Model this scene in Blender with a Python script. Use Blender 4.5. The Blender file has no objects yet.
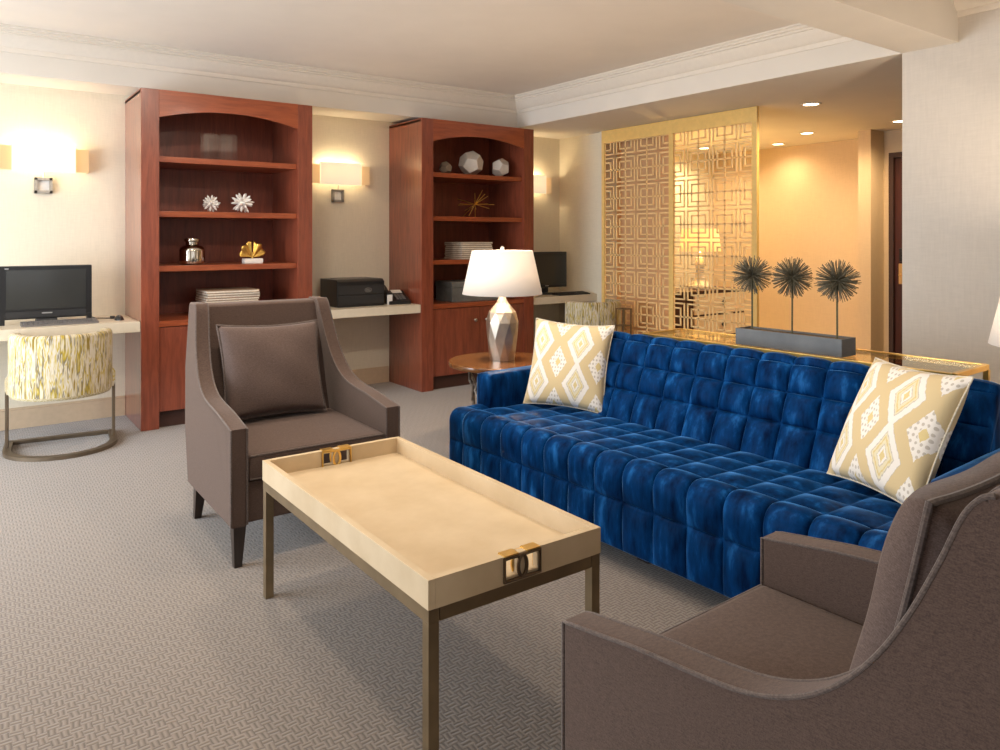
import bpy, bmesh, math, random
from mathutils import Vector, Matrix
PI = math.pi
R = math.radians
SC = bpy.context.scene
COL = SC.collection
rnd = random.Random(7)

# ------------------------------------------------------------------ materials
def nmat(name):
    m = bpy.data.materials.new(name); m.use_nodes = True
    nt = m.node_tree
    return m, nt, nt.nodes['Principled BSDF'], nt.nodes.new, nt.links.new

def setp(p, **kw):
    names = dict(col='Base Color', rough='Roughness', metal='Metallic', spec='Specular IOR Level', trans='Transmission Weight', ior='IOR',
                 coat='Coat Weight', coatr='Coat Roughness', sheen='Sheen Weight', sheenr='Sheen Roughness', sheent='Sheen Tint',
                 emit='Emission Color', emits='Emission Strength', aniso='Anisotropic', alpha='Alpha')
    for k, v in kw.items():
        if k in ('col', 'sheent', 'emit') and len(v) == 3: v = (*v, 1)
        p.inputs[names[k]].default_value = v

def ramp(new, stops, interp='LINEAR'):
    r = new('ShaderNodeValToRGB'); r.color_ramp.interpolation = interp
    e = r.color_ramp.elements
    while len(e) > 1: e.remove(e[-1])
    e[0].position, e[0].color = stops[0][0], (*stops[0][1], 1)
    for pos, c in stops[1:]:
        x = e.new(pos); x.color = (*c, 1)
    return r

def mapped(new, link, scale, space='Object', rot=(0, 0, 0)):
    tc = new('ShaderNodeTexCoord'); mp = new('ShaderNodeMapping')
    mp.inputs['Scale'].default_value = scale; mp.inputs['Rotation'].default_value = rot
    link(tc.outputs[space], mp.inputs['Vector'])
    return mp.outputs['Vector']

def simple(name, col, rough=.5, metal=0, var=.06, scale=30, bump=0, **kw):
    """plain surface with a little procedural tone variation and optional fine bump"""
    m, nt, p, new, link = nmat(name)
    setp(p, col=col, rough=rough, metal=metal, **kw)
    v = mapped(new, link, (1, 1, 1))
    n = new('ShaderNodeTexNoise'); n.inputs['Scale'].default_value = scale; n.inputs['Detail'].default_value = 3
    link(v, n.inputs['Vector'])
    r = ramp(new, [(.3, tuple(c*(1-var) for c in col)), (.7, tuple(min(1, c*(1+var)) for c in col))])
    link(n.outputs['Fac'], r.inputs['Fac']); link(r.outputs['Color'], p.inputs['Base Color'])
    if bump:
        b = new('ShaderNodeBump'); b.inputs['Strength'].default_value = bump; b.inputs['Distance'].default_value = .002
        link(n.outputs['Fac'], b.inputs['Height']); link(b.outputs['Normal'], p.inputs['Normal'])
    return m

def wood(name, dark, light, rough=.25, scale=(9, 9, .9), coat=.12, vertical=True):
    m, nt, p, new, link = nmat(name)
    setp(p, rough=rough, coat=coat, coatr=.12)
    v = mapped(new, link, scale)
    n = new('ShaderNodeTexNoise'); n.inputs['Scale'].default_value = 4; n.inputs['Detail'].default_value = 8; n.inputs['Roughness'].default_value = .65
    n.inputs['Distortion'].default_value = .6
    link(v, n.inputs['Vector'])
    r = ramp(new, [(.3, dark), (.68, light)])
    link(n.outputs['Fac'], r.inputs['Fac']); link(r.outputs['Color'], p.inputs['Base Color'])
    b = new('ShaderNodeBump'); b.inputs['Strength'].default_value = .06; b.inputs['Distance'].default_value = .002
    link(n.outputs['Fac'], b.inputs['Height']); link(b.outputs['Normal'], p.inputs['Normal'])
    return m

def weave(name, c1, c2, scale=260, rough=.85, sheen=.25, bump=.25, sheent=(1, 1, 1)):
    """woven cloth: fine over-under threads with a slub noise"""
    m, nt, p, new, link = nmat(name)
    setp(p, rough=rough, sheen=sheen, sheenr=.5, sheent=sheent, spec=.2)
    v = mapped(new, link, (1, 1, 1))
    w1 = new('ShaderNodeTexNoise'); w1.inputs['Scale'].default_value = scale; w1.inputs['Detail'].default_value = 2
    mp2 = mapped(new, link, (scale*.25, scale*.25, scale*1.6))
    w2 = new('ShaderNodeTexNoise'); w2.inputs['Scale'].default_value = 1; w2.inputs['Detail'].default_value = 2
    link(v, w1.inputs['Vector']); link(mp2, w2.inputs['Vector'])
    mx = new('ShaderNodeMath'); mx.operation = 'ADD'
    link(w1.outputs['Fac'], mx.inputs[0]); link(w2.outputs['Fac'], mx.inputs[1])
    hf = new('ShaderNodeMath'); hf.operation = 'MULTIPLY'; hf.inputs[1].default_value = .5
    link(mx.outputs[0], hf.inputs[0])
    r = ramp(new, [(.35, c1), (.65, c2)])
    link(hf.outputs[0], r.inputs['Fac']); link(r.outputs['Color'], p.inputs['Base Color'])
    b = new('ShaderNodeBump'); b.inputs['Strength'].default_value = bump; b.inputs['Distance'].default_value = .002
    link(hf.outputs[0], b.inputs['Height']); link(b.outputs['Normal'], p.inputs['Normal'])
    return m

def emissive(name, col, strength, base=(.9, .85, .75)):
    m, nt, p, new, link = nmat(name)
    setp(p, col=base, rough=.8, emit=col, emits=strength)
    return m

def shade_mat(name, col, glow, strength, through=.5):
    """fabric lamp shade: lets the bulb inside through and glows a little"""
    m, nt, p, new, link = nmat(name)
    out = nt.nodes['Material Output']
    setp(p, col=col, rough=.9, emit=glow, emits=strength, spec=.1)
    t = new('ShaderNodeBsdfTranslucent'); t.inputs['Color'].default_value = (*col, 1)
    mx = new('ShaderNodeMixShader'); mx.inputs[0].default_value = through
    n = new('ShaderNodeTexNoise'); n.inputs['Scale'].default_value = 400
    v = mapped(new, link, (1, 1, .1)); link(v, n.inputs['Vector'])
    b = new('ShaderNodeBump'); b.inputs['Strength'].default_value = .08; b.inputs['Distance'].default_value = .001
    link(n.outputs['Fac'], b.inputs['Height']); link(b.outputs['Normal'], p.inputs['Normal'])
    link(p.outputs[0], mx.inputs[1]); link(t.outputs[0], mx.inputs[2]); link(mx.outputs[0], out.inputs['Surface'])
    return m

def glass(name, tint=(1, 1, 1), rough=.0, gloss=.035):
    m, nt, p, new, link = nmat(name)
    tr = new('ShaderNodeBsdfTransparent'); tr.inputs['Color'].default_value = (*tint, 1)
    gl = new('ShaderNodeBsdfGlossy'); gl.inputs['Roughness'].default_value = max(rough, .02)
    mx0 = None
    mx = new('ShaderNodeMixShader'); mx.inputs[0].default_value = gloss; link(tr.outputs[0], mx.inputs[1]); link(gl.outputs[0], mx.inputs[2])
    link(mx.outputs[0], nt.nodes['Material Output'].inputs['Surface'])
    return m

def carpet_mat():
    m, nt, p, new, link = nmat('carpet')
    setp(p, rough=.9, sheen=.42, sheenr=.45, spec=.15)
    v = mapped(new, link, (1, 1, 1))
    nz = new('ShaderNodeTexNoise'); nz.inputs['Scale'].default_value = 9; nz.inputs['Detail'].default_value = 3
    link(v, nz.inputs['Vector'])
    add = new('ShaderNodeVectorMath'); add.operation = 'MULTIPLY_ADD'
    add.inputs[1].default_value = (.022, .022, 0); link(nz.outputs['Color'], add.inputs[0]); link(v, add.inputs[2])
    ck = new('ShaderNodeTexChecker'); ck.inputs['Scale'].default_value = 38
    link(add.outputs[0], ck.inputs['Vector'])
    waves = []
    for d in ('X', 'Y'):
        w = new('ShaderNodeTexWave'); w.bands_direction = d; w.inputs['Scale'].default_value = 22
        w.inputs['Distortion'].default_value = .25; w.inputs['Detail'].default_value = 1
        link(add.outputs[0], w.inputs['Vector']); waves.append(w)
    mx = new('ShaderNodeMix'); mx.data_type = 'FLOAT'
    link(ck.outputs['Fac'], mx.inputs[0]); link(waves[0].outputs['Fac'], mx.inputs[2]); link(waves[1].outputs['Fac'], mx.inputs[3])
    fz = new('ShaderNodeTexNoise'); fz.inputs['Scale'].default_value = 320; fz.inputs['Detail'].default_value = 2
    link(v, fz.inputs['Vector'])
    sm = new('ShaderNodeMath'); sm.operation = 'MULTIPLY_ADD'; sm.inputs[1].default_value = .35
    link(fz.outputs['Fac'], sm.inputs[0]); link(mx.outputs[0], sm.inputs[2])
    r = ramp(new, [(.12, CARPET[0]), (.4, CARPET[1]), (1.0, CARPET[2])])
    link(sm.outputs[0], r.inputs['Fac']); link(r.outputs['Color'], p.inputs['Base Color'])
    b = new('ShaderNodeBump'); b.inputs['Strength'].default_value = .35; b.inputs['Distance'].default_value = .003
    link(sm.outputs[0], b.inputs['Height']); link(b.outputs['Normal'], p.inputs['Normal'])
    return m

def paper_mat(name, col, var=.05, sc=(1, 1, 1)):
    """wallpaper with a faint grass-cloth thread"""
    m, nt, p, new, link = nmat(name)
    setp(p, rough=.75, spec=.2)
    v1 = mapped(new, link, (14, 14, 140)); v2 = mapped(new, link, (120, 120, 10))
    a = new('ShaderNodeTexNoise'); a.inputs['Scale'].default_value = 1; link(v1, a.inputs['Vector'])
    c = new('ShaderNodeTexNoise'); c.inputs['Scale'].default_value = 1; link(v2, c.inputs['Vector'])
    s = new('ShaderNodeMath'); s.operation = 'ADD'; link(a.outputs['Fac'], s.inputs[0]); link(c.outputs['Fac'], s.inputs[1])
    h = new('ShaderNodeMath'); h.operation = 'MULTIPLY'; h.inputs[1].default_value = .5; link(s.outputs[0], h.inputs[0])
    r = ramp(new, [(.3, tuple(x*(1-var) for x in col)), (.7, tuple(min(1, x*(1+var)) for x in col))])
    link(h.outputs[0], r.inputs['Fac']); link(r.outputs['Color'], p.inputs['Base Color'])
    return m

def velvet_mat():
    m, nt, p, new, link = nmat('blue_velvet')
    setp(p, rough=.42, sheen=0, spec=.02)
    v = mapped(new, link, (9, 9, 2.2))
    n = new('ShaderNodeTexNoise'); n.inputs['Scale'].default_value = 2.2; n.inputs['Detail'].default_value = 5; n.inputs['Roughness'].default_value = .6
    link(v, n.inputs['Vector'])
    r = ramp(new, [(.30, VELVET[0]), (.55, VELVET[1]), (.80, VELVET[2])])
    link(n.outputs['Fac'], r.inputs['Fac']); link(r.outputs['Color'], p.inputs['Base Color'])
    f = new('ShaderNodeTexNoise'); f.inputs['Scale'].default_value = 300
    v2 = mapped(new, link, (1, 1, .2)); link(v2, f.inputs['Vector'])
    b = new('ShaderNodeBump'); b.inputs['Strength'].default_value = .12; b.inputs['Distance'].default_value = .002
    link(f.outputs['Fac'], b.inputs['Height']); link(b.outputs['Normal'], p.inputs['Normal'])
    sh = new('ShaderNodeBsdfSheen'); sh.inputs['Color'].default_value = (*VSHEEN, 1); sh.inputs['Roughness'].default_value = .23
    link(b.outputs['Normal'], sh.inputs['Normal'])
    ad = new('ShaderNodeAddShader'); link(p.outputs[0], ad.inputs[0]); link(sh.outputs[0], ad.inputs[1]); link(ad.outputs[0], nt.nodes['Material Output'].inputs['Surface'])
    return m

def ikat_mat():
    m, nt, p, new, link = nmat('ikat_cloth')
    setp(p, rough=.85, sheen=.15, spec=.2)
    tc = new('ShaderNodeTexCoord')
    def M(op, a, b=None, c=None):
        n = new('ShaderNodeMath'); n.operation = op
        for i, x in enumerate((a, b, c)):
            if x is None: continue
            if isinstance(x, (int, float)): n.inputs[i].default_value = x
            else: link(x, n.inputs[i])
        return n.outputs[0]
    # feathered ikat edges: jitter the coordinate by stretched noise
    mp = new('ShaderNodeMapping'); mp.inputs['Scale'].default_value = (60, 14, 1); link(tc.outputs['UV'], mp.inputs['Vector'])
    nz = new('ShaderNodeTexNoise'); nz.inputs['Scale'].default_value = 1; link(mp.outputs[0], nz.inputs['Vector'])
    sp = new('ShaderNodeSeparateXYZ'); link(tc.outputs['UV'], sp.inputs[0])
    u = sp.outputs[0]
    v = M('ADD', sp.outputs[1], M('MULTIPLY', M('SUBTRACT', nz.outputs['Fac'], .5), .05))
    def cell(x, off, per):
        return M('MULTIPLY', M('ABSOLUTE', M('SUBTRACT', M('FRACT', M('ADD', M('DIVIDE', M('SUBTRACT', x, off), per), .5)), .5)), per)
    du, dv = cell(u, .14, .52), cell(v, .25, .5)
    d1 = M('ADD', M('DIVIDE', du, .172), M('DIVIDE', dv, .285))
    eu, ev = cell(u, .40, .52), cell(v, .0, .5*1.0)
    d2 = M('ADD', M('DIVIDE', eu, .122), M('DIVIDE', ev, .195))
    gold, white, cream, grey, lem = (.67, .52, .29), (.86, .80, .72), (.78, .69, .47), (.58, .51, .43), (.72, .57, .27)
    r1 = ramp(new, [(0, lem), (.16, white), (.27, grey), (.31, cream), (.44, lem), (.52, cream), (.60, grey), (.65, white), (.97, grey), (1.0, gold)], 'CONSTANT')
    r1.color_ramp.interpolation = 'CONSTANT'
    link(M('MULTIPLY', d1, .97), r1.inputs['Fac'])
    ck = new('ShaderNodeTexVoronoi'); ck.feature = 'F1'; ck.inputs['Scale'].default_value = 1; ck.inputs['Randomness'].default_value = .15
    mp2 = new('ShaderNodeMapping'); mp2.inputs['Scale'].default_value = (27, 21, 1); link(tc.outputs['UV'], mp2.inputs['Vector']); link(mp2.outputs[0], ck.inputs['Vector'])
    dots = M('LESS_THAN', ck.outputs['Distance'], .28)
    ring = M('MULTIPLY', dots, M('GREATER_THAN', d2, .38))
    w2 = new('ShaderNodeMix'); w2.data_type = 'RGBA'; link(ring, w2.inputs[0]); w2.inputs[6].default_value = (*white, 1); w2.inputs[7].default_value = (*grey, 1)
    w3 = new('ShaderNodeMix'); w3.data_type = 'RGBA'; link(M('LESS_THAN', d2, .3), w3.inputs[0]); link(w2.outputs[2], w3.inputs[6]); w3.inputs[7].default_value = (*lem, 1)
    fin = new('ShaderNodeMix'); fin.data_type = 'RGBA'; link(M('LESS_THAN', d2, 1.0), fin.inputs[0]); link(r1.outputs['Color'], fin.inputs[6]); link(w3.outputs[2], fin.inputs[7])
    link(fin.outputs[2], p.inputs['Base Color'])
    f = new('ShaderNodeTexNoise'); f.inputs['Scale'].default_value = 300; v3 = mapped(new, link, (1, 1, 1)); link(v3, f.inputs['Vector'])
    b = new('ShaderNodeBump'); b.inputs['Strength'].default_value = .2; b.inputs['Distance'].default_value = .002
    link(f.outputs['Fac'], b.inputs['Height']); link(b.outputs['Normal'], p.inputs['Normal'])
    return m

def streak_mat():
    """white cloth with vertical yellow, olive and grey brush streaks (UV: metres round, metres up)"""
    m, nt, p, new, link = nmat('streaked_cloth')
    setp(p, rough=.85, sheen=.15, spec=.2)
    v = mapped(new, link, (36, 3.6, 1), 'UV')
    n = new('ShaderNodeTexNoise'); n.inputs['Scale'].default_value = 1; n.inputs['Detail'].default_value = 3; n.inputs['Roughness'].default_value = .55
    link(v, n.inputs['Vector'])
    r = ramp(new, [(.0, (.09, .07, .03)), (.35, (.26, .18, .02)), (.41, (.58, .51, .38)), (.455, (.64, .59, .50)), (.485, (.46, .33, .02)), (.525, (.62, .57, .46)), (.56, (.16, .135, .10)), (.60, (.44, .32, .02)), (.65, (.62, .56, .44))])
    link(n.outputs['Fac'], r.inputs['Fac']); link(r.outputs['Color'], p.inputs['Base Color'])
    return m

def stone_mat(name, c1, c2, rough=.4):
    m, nt, p, new, link = nmat(name)
    setp(p, rough=rough)
    v = mapped(new, link, (1, 1, 1))
    n = new('ShaderNodeTexNoise'); n.inputs['Scale'].default_value = 5; n.inputs['Detail'].default_value = 6; n.inputs['Roughness'].default_value = .6
    link(v, n.inputs['Vector'])
    r = ramp(new, [(.35, c1), (.65, c2)])
    link(n.outputs['Fac'], r.inputs['Fac']); link(r.outputs['Color'], p.inputs['Base Color'])
    return m

CARPET = ((.104, .081, .063), (.178, .141, .112), (.232, .187, .150))
VSHEEN = (.20, .52, 1.0)
VELVET = ((.001, .008, .036), (.002, .034, .130), (.018, .14, .42))
M = {}
M['carpet'] = carpet_mat()
M['wall'] = paper_mat('cream_wallpaper', (.77, .70, .56))
M['wall_grey'] = paper_mat('pale_woven_wallpaper', (.62, .57, .51))
M['wall_hall'] = paper_mat('hall_wallpaper', (.68, .54, .37))
M['wall_tan'] = paper_mat('tan_wallpaper', (.76, .50, .28))
M['ceiling'] = simple('ceiling_paint', (.78, .71, .63), .9, var=.02, scale=4)
M['soffit'] = simple('soffit_paint', (.72, .67, .60), .8, var=.02, scale=4)
M['trim'] = simple('white_trim_paint', (.74, .675, .59), .5, var=.02)
M['base'] = simple('tan_baseboard', (.62, .47, .32), .5, var=.04)
M['cherry'] = wood('cherry_wood', (.15, .034, .018), (.29, .073, .036), .30)
M['cherry_side'] = wood('cherry_side_panel', (.15, .034, .018), (.29, .073, .036), .28, coat=1.0)
M['cherry_in'] = wood('cherry_wood_inside', (.16, .034, .017), (.28, .064, .030), .42, coat=.05)
M['cherry_h'] = wood('cherry_shelf_wood', (.20, .040, .014), (.38, .090, .030), .3, (.9, 9, 9))
M['toe'] = simple('dark_plinth', (.05, .018, .012), .6)
M['velvet'] = velvet_mat()
M['ikat'] = ikat_mat()
M['ikat_cord'] = weave('cream_cord', (.6, .5, .34), (.78, .72, .6), 200)
M['mocha'] = weave('mocha_weave', (.056, .034, .026), (.108, .069, .054), 420, sheen=.20, sheent=(1, .88, .82))
M['mocha_pipe'] = weave('mocha_piping', (.07, .05, .043), (.14, .105, .09), 240)
M['mocha_pillow'] = weave('mocha_pillow_cloth', (.075, .048, .040), (.14, .097, .082), 420, sheen=.12)
M['espresso'] = wood('espresso_wood', (.014, .008, .006), (.035, .020, .014), .35)
M['tray'] = stone_mat('cream_leather', (.54, .405, .245), (.62, .485, .315), .40)
M['bronze'] = simple('bronze_metal', (.26, .19, .11), .38, .85, var=.12, scale=12)
M['bronze_chair'] = simple('brushed_bronze', (.19, .145, .10), .42, .8, var=.1, scale=12)
M['bronze_d'] = simple('dark_bronze_metal', (.13, .085, .05), .4, .8, var=.1, scale=12)
M['brass'] = simple('polished_brass', (.86, .55, .16), .30, 1, var=.05)
M['gold'] = simple('gold_leaf', (.85, .52, .12), .32, .9, var=.2, scale=20)
M['lattice'] = simple('gold_lattice_paint', (.97, .68, .32), .45, 0, var=.05)
M['lattice_f'] = simple('gold_frame_paint', (.90, .60, .20), .4, 0, var=.05)
M['streak'] = streak_mat()
M['counter'] = simple('cream_counter', (.68, .60, .47), .35, var=.03)
M['black'] = simple('black_plastic', (.012, .012, .013), .3, var=.1)
M['black_m'] = simple('matt_black_plastic', (.02, .02, .021), .55, var=.1)
M['screen'] = simple('dark_screen_glass', (.035, .036, .034), .12, var=.05, scale=2)
M['grey_p'] = simple('grey_plastic', (.16, .15, .145), .4)
M['white_p'] = simple('white_plastic', (.75, .73, .70), .45)
M['logo'] = simple('silver_logo', (.55, .55, .55), .3, .8)
M['plaster'] = simple('white_plaster', (.90, .87, .82), .7, var=.06)
M['facet'] = simple('pale_facet_ceramic', (.66, .60, .53), .45, var=.05)
M['facet_d'] = simple('taupe_facet_ceramic', (.30, .24, .18), .45, var=.05)
M['silver'] = simple('mercury_silver', (.62, .56, .47), .14, 1, var=.25, scale=9)
M['lampbody'] = simple('silver_leaf', (.62, .55, .47), .36, 1, var=.14, scale=14)
M['book'] = simple('pale_book_cover', (.30, .19, .12), .6, var=.15)
M['book2'] = simple('cream_book_cover', (.42, .29, .19), .6, var=.1)
M['pages'] = simple('book_pages', (.86, .78, .66), .8, var=.12, scale=80)
M['boxgrey'] = stone_mat('grey_box_cover', (.10, .105, .10), (.19, .19, .18), .5)
M['tabletop'] = wood('walnut_tabletop', (.09, .034, .011), (.20, .082, .026), .2, (1.2, 8, 8))
M['twig'] = simple('antique_iron', (.33, .29, .25), .35, .8, var=.3, scale=40)
M['zinc'] = stone_mat('zinc_planter', (.085, .088, .092), (.125, .128, .132), .5)
M['moss'] = simple('brown_soil', (.10, .06, .03), .9, var=.4, scale=90)
M['urchin'] = simple('olive_quill', (.15, .13, .085), .5, var=.35, scale=60)
M['stem'] = simple('olive_stem', (.10, .10, .055), .5, .3, var=.2)
M['glass'] = glass('clear_glass')
M['ctop'] = glass('console_glass', (1.0, .93, .75), gloss=.35)
M['shade'] = shade_mat('linen_shade', (.86, .80, .73), (1, .84, .70), .14, .13)
M['shade_y'] = shade_mat('yellow_shade', (.85, .70, .40), (1, .74, .30), .6, .3)
M['sconce'] = shade_mat('sconce_shade', (.90, .84, .72), (1, .90, .70), .32, .16)
M['sconce_b'] = shade_mat('sconce_linen', (.66, .52, .32), (1, .80, .5), .30)
M['bulb'] = emissive('lit_bulb', (1, .80, .5), 8)
M['down'] = emissive('downlight_lens', (1, .78, .48), 12)
M['nickel'] = simple('brushed_nickel', (.42, .39, .35), .35, .9)
M['doorwood'] = wood('mahogany_door', (.035, .008, .006), (.085, .02, .013), .3)
M['doorframe'] = simple('dark_door_frame', (.05, .022, .014), .45)
M['lock'] = simple('brass_lock', (.75, .50, .20), .3, .9)
M['chestdark'] = wood('dark_chest_wood', (.03, .010, .006), (.065, .022, .012), .35)
M['chestpale'] = simple('pale_drawer_front', (.72, .56, .38), .5)
M['window_f'] = simple('window_frame_paint', (.75, .72, .68), .4)

# ------------------------------------------------------------------ mesh helpers
def new_bm():
    b = bmesh.new(); b.loops.layers.uv.new('UVMap'); return b

def box(bm, c, s, bev=0, rot=None, seg=2):
    """box of full size s centred on c; rot = Matrix applied about c"""
    r = bmesh.ops.create_cube(bm, size=1)
    vs = r['verts']
    for v in vs: v.co = Vector((v.co.x*s[0], v.co.y*s[1], v.co.z*s[2]))
    if bev:
        es = {e for v in vs for e in v.link_edges}
        q = bmesh.ops.bevel(bm, geom=list(es), offset=bev, segments=seg, profile=.6, affect='EDGES', clamp_overlap=True)
        fs = q['faces']; vs = set(vs_ for vs_ in vs if vs_.is_valid) | set(q['verts'])
    for v in vs:
        if rot is not None: v.co = rot @ v.co
        v.co += Vector(c)
    return vs

def box2(bm, lo, hi, bev=0):
    return box(bm, [(a+b)/2 for a, b in zip(lo, hi)], [abs(b-a) for a, b in zip(lo, hi)], bev)

def tube(bm, pts, r, n=8, closed=False, rads=None):
    pts = [Vector(p) for p in pts]; rings = []
    N = len(pts); prev = None
    for i, p in enumerate(pts):
        if closed: t = pts[(i+1) % N]-pts[i-1]
        else: t = pts[min(i+1, N-1)]-pts[max(i-1, 0)]
        t.normalize()
        if prev is None:
            a = Vector((0, 0, 1)) if abs(t.z) < .9 else Vector((1, 0, 0))
            u = t.cross(a).normalized()
        else:
            u = (prev-t*prev.dot(t)).normalized()
        prev = u; w = t.cross(u)
        rr = rads[i] if rads else r
        rings.append([bm.verts.new(p+(u*math.cos(2*PI*k/n)+w*math.sin(2*PI*k/n))*rr) for k in range(n)])
    for i in range(N if closed else N-1):
        A, B = rings[i], rings[(i+1) % N]
        if closed and i == N-1:   # match the seam
            off = min(range(n), key=lambda o: (A[0].co-B[o].co).length); B = B[off:]+B[:off]
        for k in range(n):
            bm.faces.new((A[k], A[(k+1) % n], B[(k+1) % n], B[k]))
    if not closed:
        bm.faces.new(rings[0][::-1]); bm.faces.new(rings[-1])

def square_tube(bm, p, q, w):
    p, q = Vector(p), Vector(q)
    lo = [min(a, b)-w/2*(abs(a-b) < 1e-6) for a, b in zip(p, q)]
    hi = [max(a, b)+w/2*(abs(a-b) < 1e-6) for a, b in zip(p, q)]
    box2(bm, lo, hi, .002)

def lathe(bm, prof, n=32, c=(0, 0, 0), cap=True):
    rings = []
    for r, z in prof:
        rings.append([bm.verts.new((c[0]+r*math.cos(2*PI*k/n), c[1]+r*math.sin(2*PI*k/n), c[2]+z)) for k in range(n)])
    for A, B in zip(rings, rings[1:]):
        for k in range(n): bm.faces.new((A[k], A[(k+1) % n], B[(k+1) % n], B[k]))
    if cap:
        bm.faces.new(rings[0][::-1]); bm.faces.new(rings[-1])

def prism(bm, poly, axis, a, b, bev=0):
    """poly: 2D outline; extruded along axis ('x': poly=(y,z), 'y': poly=(x,z), 'z': poly=(x,y)) from a to b"""
    def P(q, t):
        return {'x': (t, q[0], q[1]), 'y': (q[0], t, q[1]), 'z': (q[0], q[1], t)}[axis]
    A = [bm.verts.new(P(q, a)) for q in poly]; B = [bm.verts.new(P(q, b)) for q in poly]
    n = len(poly); fs = [bm.faces.new(A[::-1]), bm.faces.new(B)]
    es = set(fs[0].edges) | set(fs[1].edges)
    for k in range(n): bm.faces.new((A[k], A[(k+1) % n], B[(k+1) % n], B[k]))
    if bev:
        bmesh.ops.bevel(bm, geom=list(es), offset=bev, segments=3, profile=.5, affect='EDGES', clamp_overlap=True)

def cone(bm, p, d, r, L, n=6, r2=0.0):
    p = Vector(p); d = Vector(d).normalized()
    a = Vector((0, 0, 1)) if abs(d.z) < .9 else Vector((1, 0, 0))
    u = d.cross(a).normalized(); w = d.cross(u)
    base = [bm.verts.new(p+(u*math.cos(2*PI*k/n)+w*math.sin(2*PI*k/n))*r) for k in range(n)]
    if r2 <= 0:
        tip = bm.verts.new(p+d*L)
        for k in range(n): bm.faces.new((base[k], base[(k+1) % n], tip))
    else:
        top = [bm.verts.new(p+d*L+(u*math.cos(2*PI*k/n)+w*math.sin(2*PI*k/n))*r2) for k in range(n)]
        for k in range(n): bm.faces.new((base[k], base[(k+1) % n], top[(k+1) % n], top[k]))
        bm.faces.new(top)
    bm.faces.new(base[::-1])

def sphere_dirs(n):
    g = PI*(3-math.sqrt(5)); o = []
    for i in range(n):
        z = 1-2*(i+.5)/n; r = math.sqrt(1-z*z); o.append(Vector((r*math.cos(g*i), r*math.sin(g*i), z)))
    return o

def obj(name, bm, mat, parent=None, loc=(0, 0, 0), smooth=35, recalc=True):
    if recalc: bmesh.ops.recalc_face_normals(bm, faces=bm.faces[:])
    me = bpy.data.meshes.new(name); bm.to_mesh(me); bm.free()
    me.materials.append(M[mat] if isinstance(mat, str) else mat)
    if smooth:
        for p in me.polygons: p.use_smooth = True
        me.set_sharp_from_angle(angle=R(smooth))
    o = bpy.data.objects.new(name, me); COL.objects.link(o); o.location = loc
    if parent: o.parent = parent
    if smooth and smooth <= 50:      # flat faces stay flat beside their small bevels
        w = o.modifiers.new('weighted_normals', 'WEIGHTED_NORMAL'); w.mode = 'FACE_AREA'; w.weight = 100; w.keep_sharp = True
    return o

def thing(name, label, cat, loc=(0, 0, 0), rz=0, group=None):
    o = bpy.data.objects.new(name, None); COL.objects.link(o); o.empty_display_size = .1
    o.location = loc; o.rotation_euler = (0, 0, rz)
    return tag(o, label, cat, group)

def tag(o, label, cat, group=None, kind=None):
    o['label'] = label; o['category'] = cat
    if group: o['group'] = group
    if kind: o['kind'] = kind
    return o

def struct(name, bm, mat, smooth=35):
    o = obj(name, bm, mat, None, smooth=smooth); o['kind'] = 'structure'; return o

def dup(root, loc, rz=0, label=None):
    def cp(o, par):
        c = o.copy(); COL.objects.link(c)
        if par: c.parent = par
        for ch in o.children: cp(ch, c)
        return c
    r = cp(root, None); r.location = loc; r.rotation_euler = (0, 0, rz)
    if label: r['label'] = label
    return r

def light(name, kind, loc, energy, col, rot=(0, 0, 0), **kw):
    l = bpy.data.lights.new(name, kind); l.energy = energy; l.color = col
    for k, v in kw.items(): setattr(l, k, v)
    o = bpy.data.objects.new(name, l); COL.objects.link(o); o.location = loc; o.rotation_euler = rot
    return o

# ------------------------------------------------------------------ the room
XL, XR, YF, YB = -2.4, 4.38, -2.2, 6.14     # left wall, right wall, wall behind the camera, back wall
ZC, ZS = 2.66, 2.37                          # main ceiling, dropped ceiling
XH = 7.83                                    # far wall of the hall
b = new_bm(); box2(b, (XL-.1, YF-.1, -.1), (XH+.3, YB+.1, 0)); struct('floor', b, 'carpet')
b = new_bm(); box2(b, (XL-.1, YF-.1, ZC), (XH+.3, YB+.1, ZC+.1)); struct('ceiling', b, 'ceiling')
b = new_bm(); box2(b, (XL-.1, YB, 0), (XH+.3, YB+.1, ZC)); struct('wall_back', b, 'wall')
# right wall (near part), thick
b = new_bm(); box2(b, (XR, YF, 0), (XR+.16, 2.117, ZC)); struct('wall_right', b, 'wall_grey')
# hall ceiling / soffit on the right and soffit along the back wall, and the cross beam
b = new_bm(); box2(b, (XR, 2.117, ZS), (XH+.3, YB, ZC)); struct('ceiling_hall', b, 'soffit')
b = new_bm(); box2(b, (XR+.16, YF, ZS), (XH+.3, 2.117, ZC)); struct('ceiling_entry', b, 'soffit')
b = new_bm(); box2(b, (XL, 5.75, ZS), (XR, YB, ZC)); struct('trim_1', b, 'soffit')
b = new_bm(); box2(b, (XL, 1.82, ZS), (XR, 2.117, ZC)); struct('trim_2', b, 'soffit')

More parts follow.
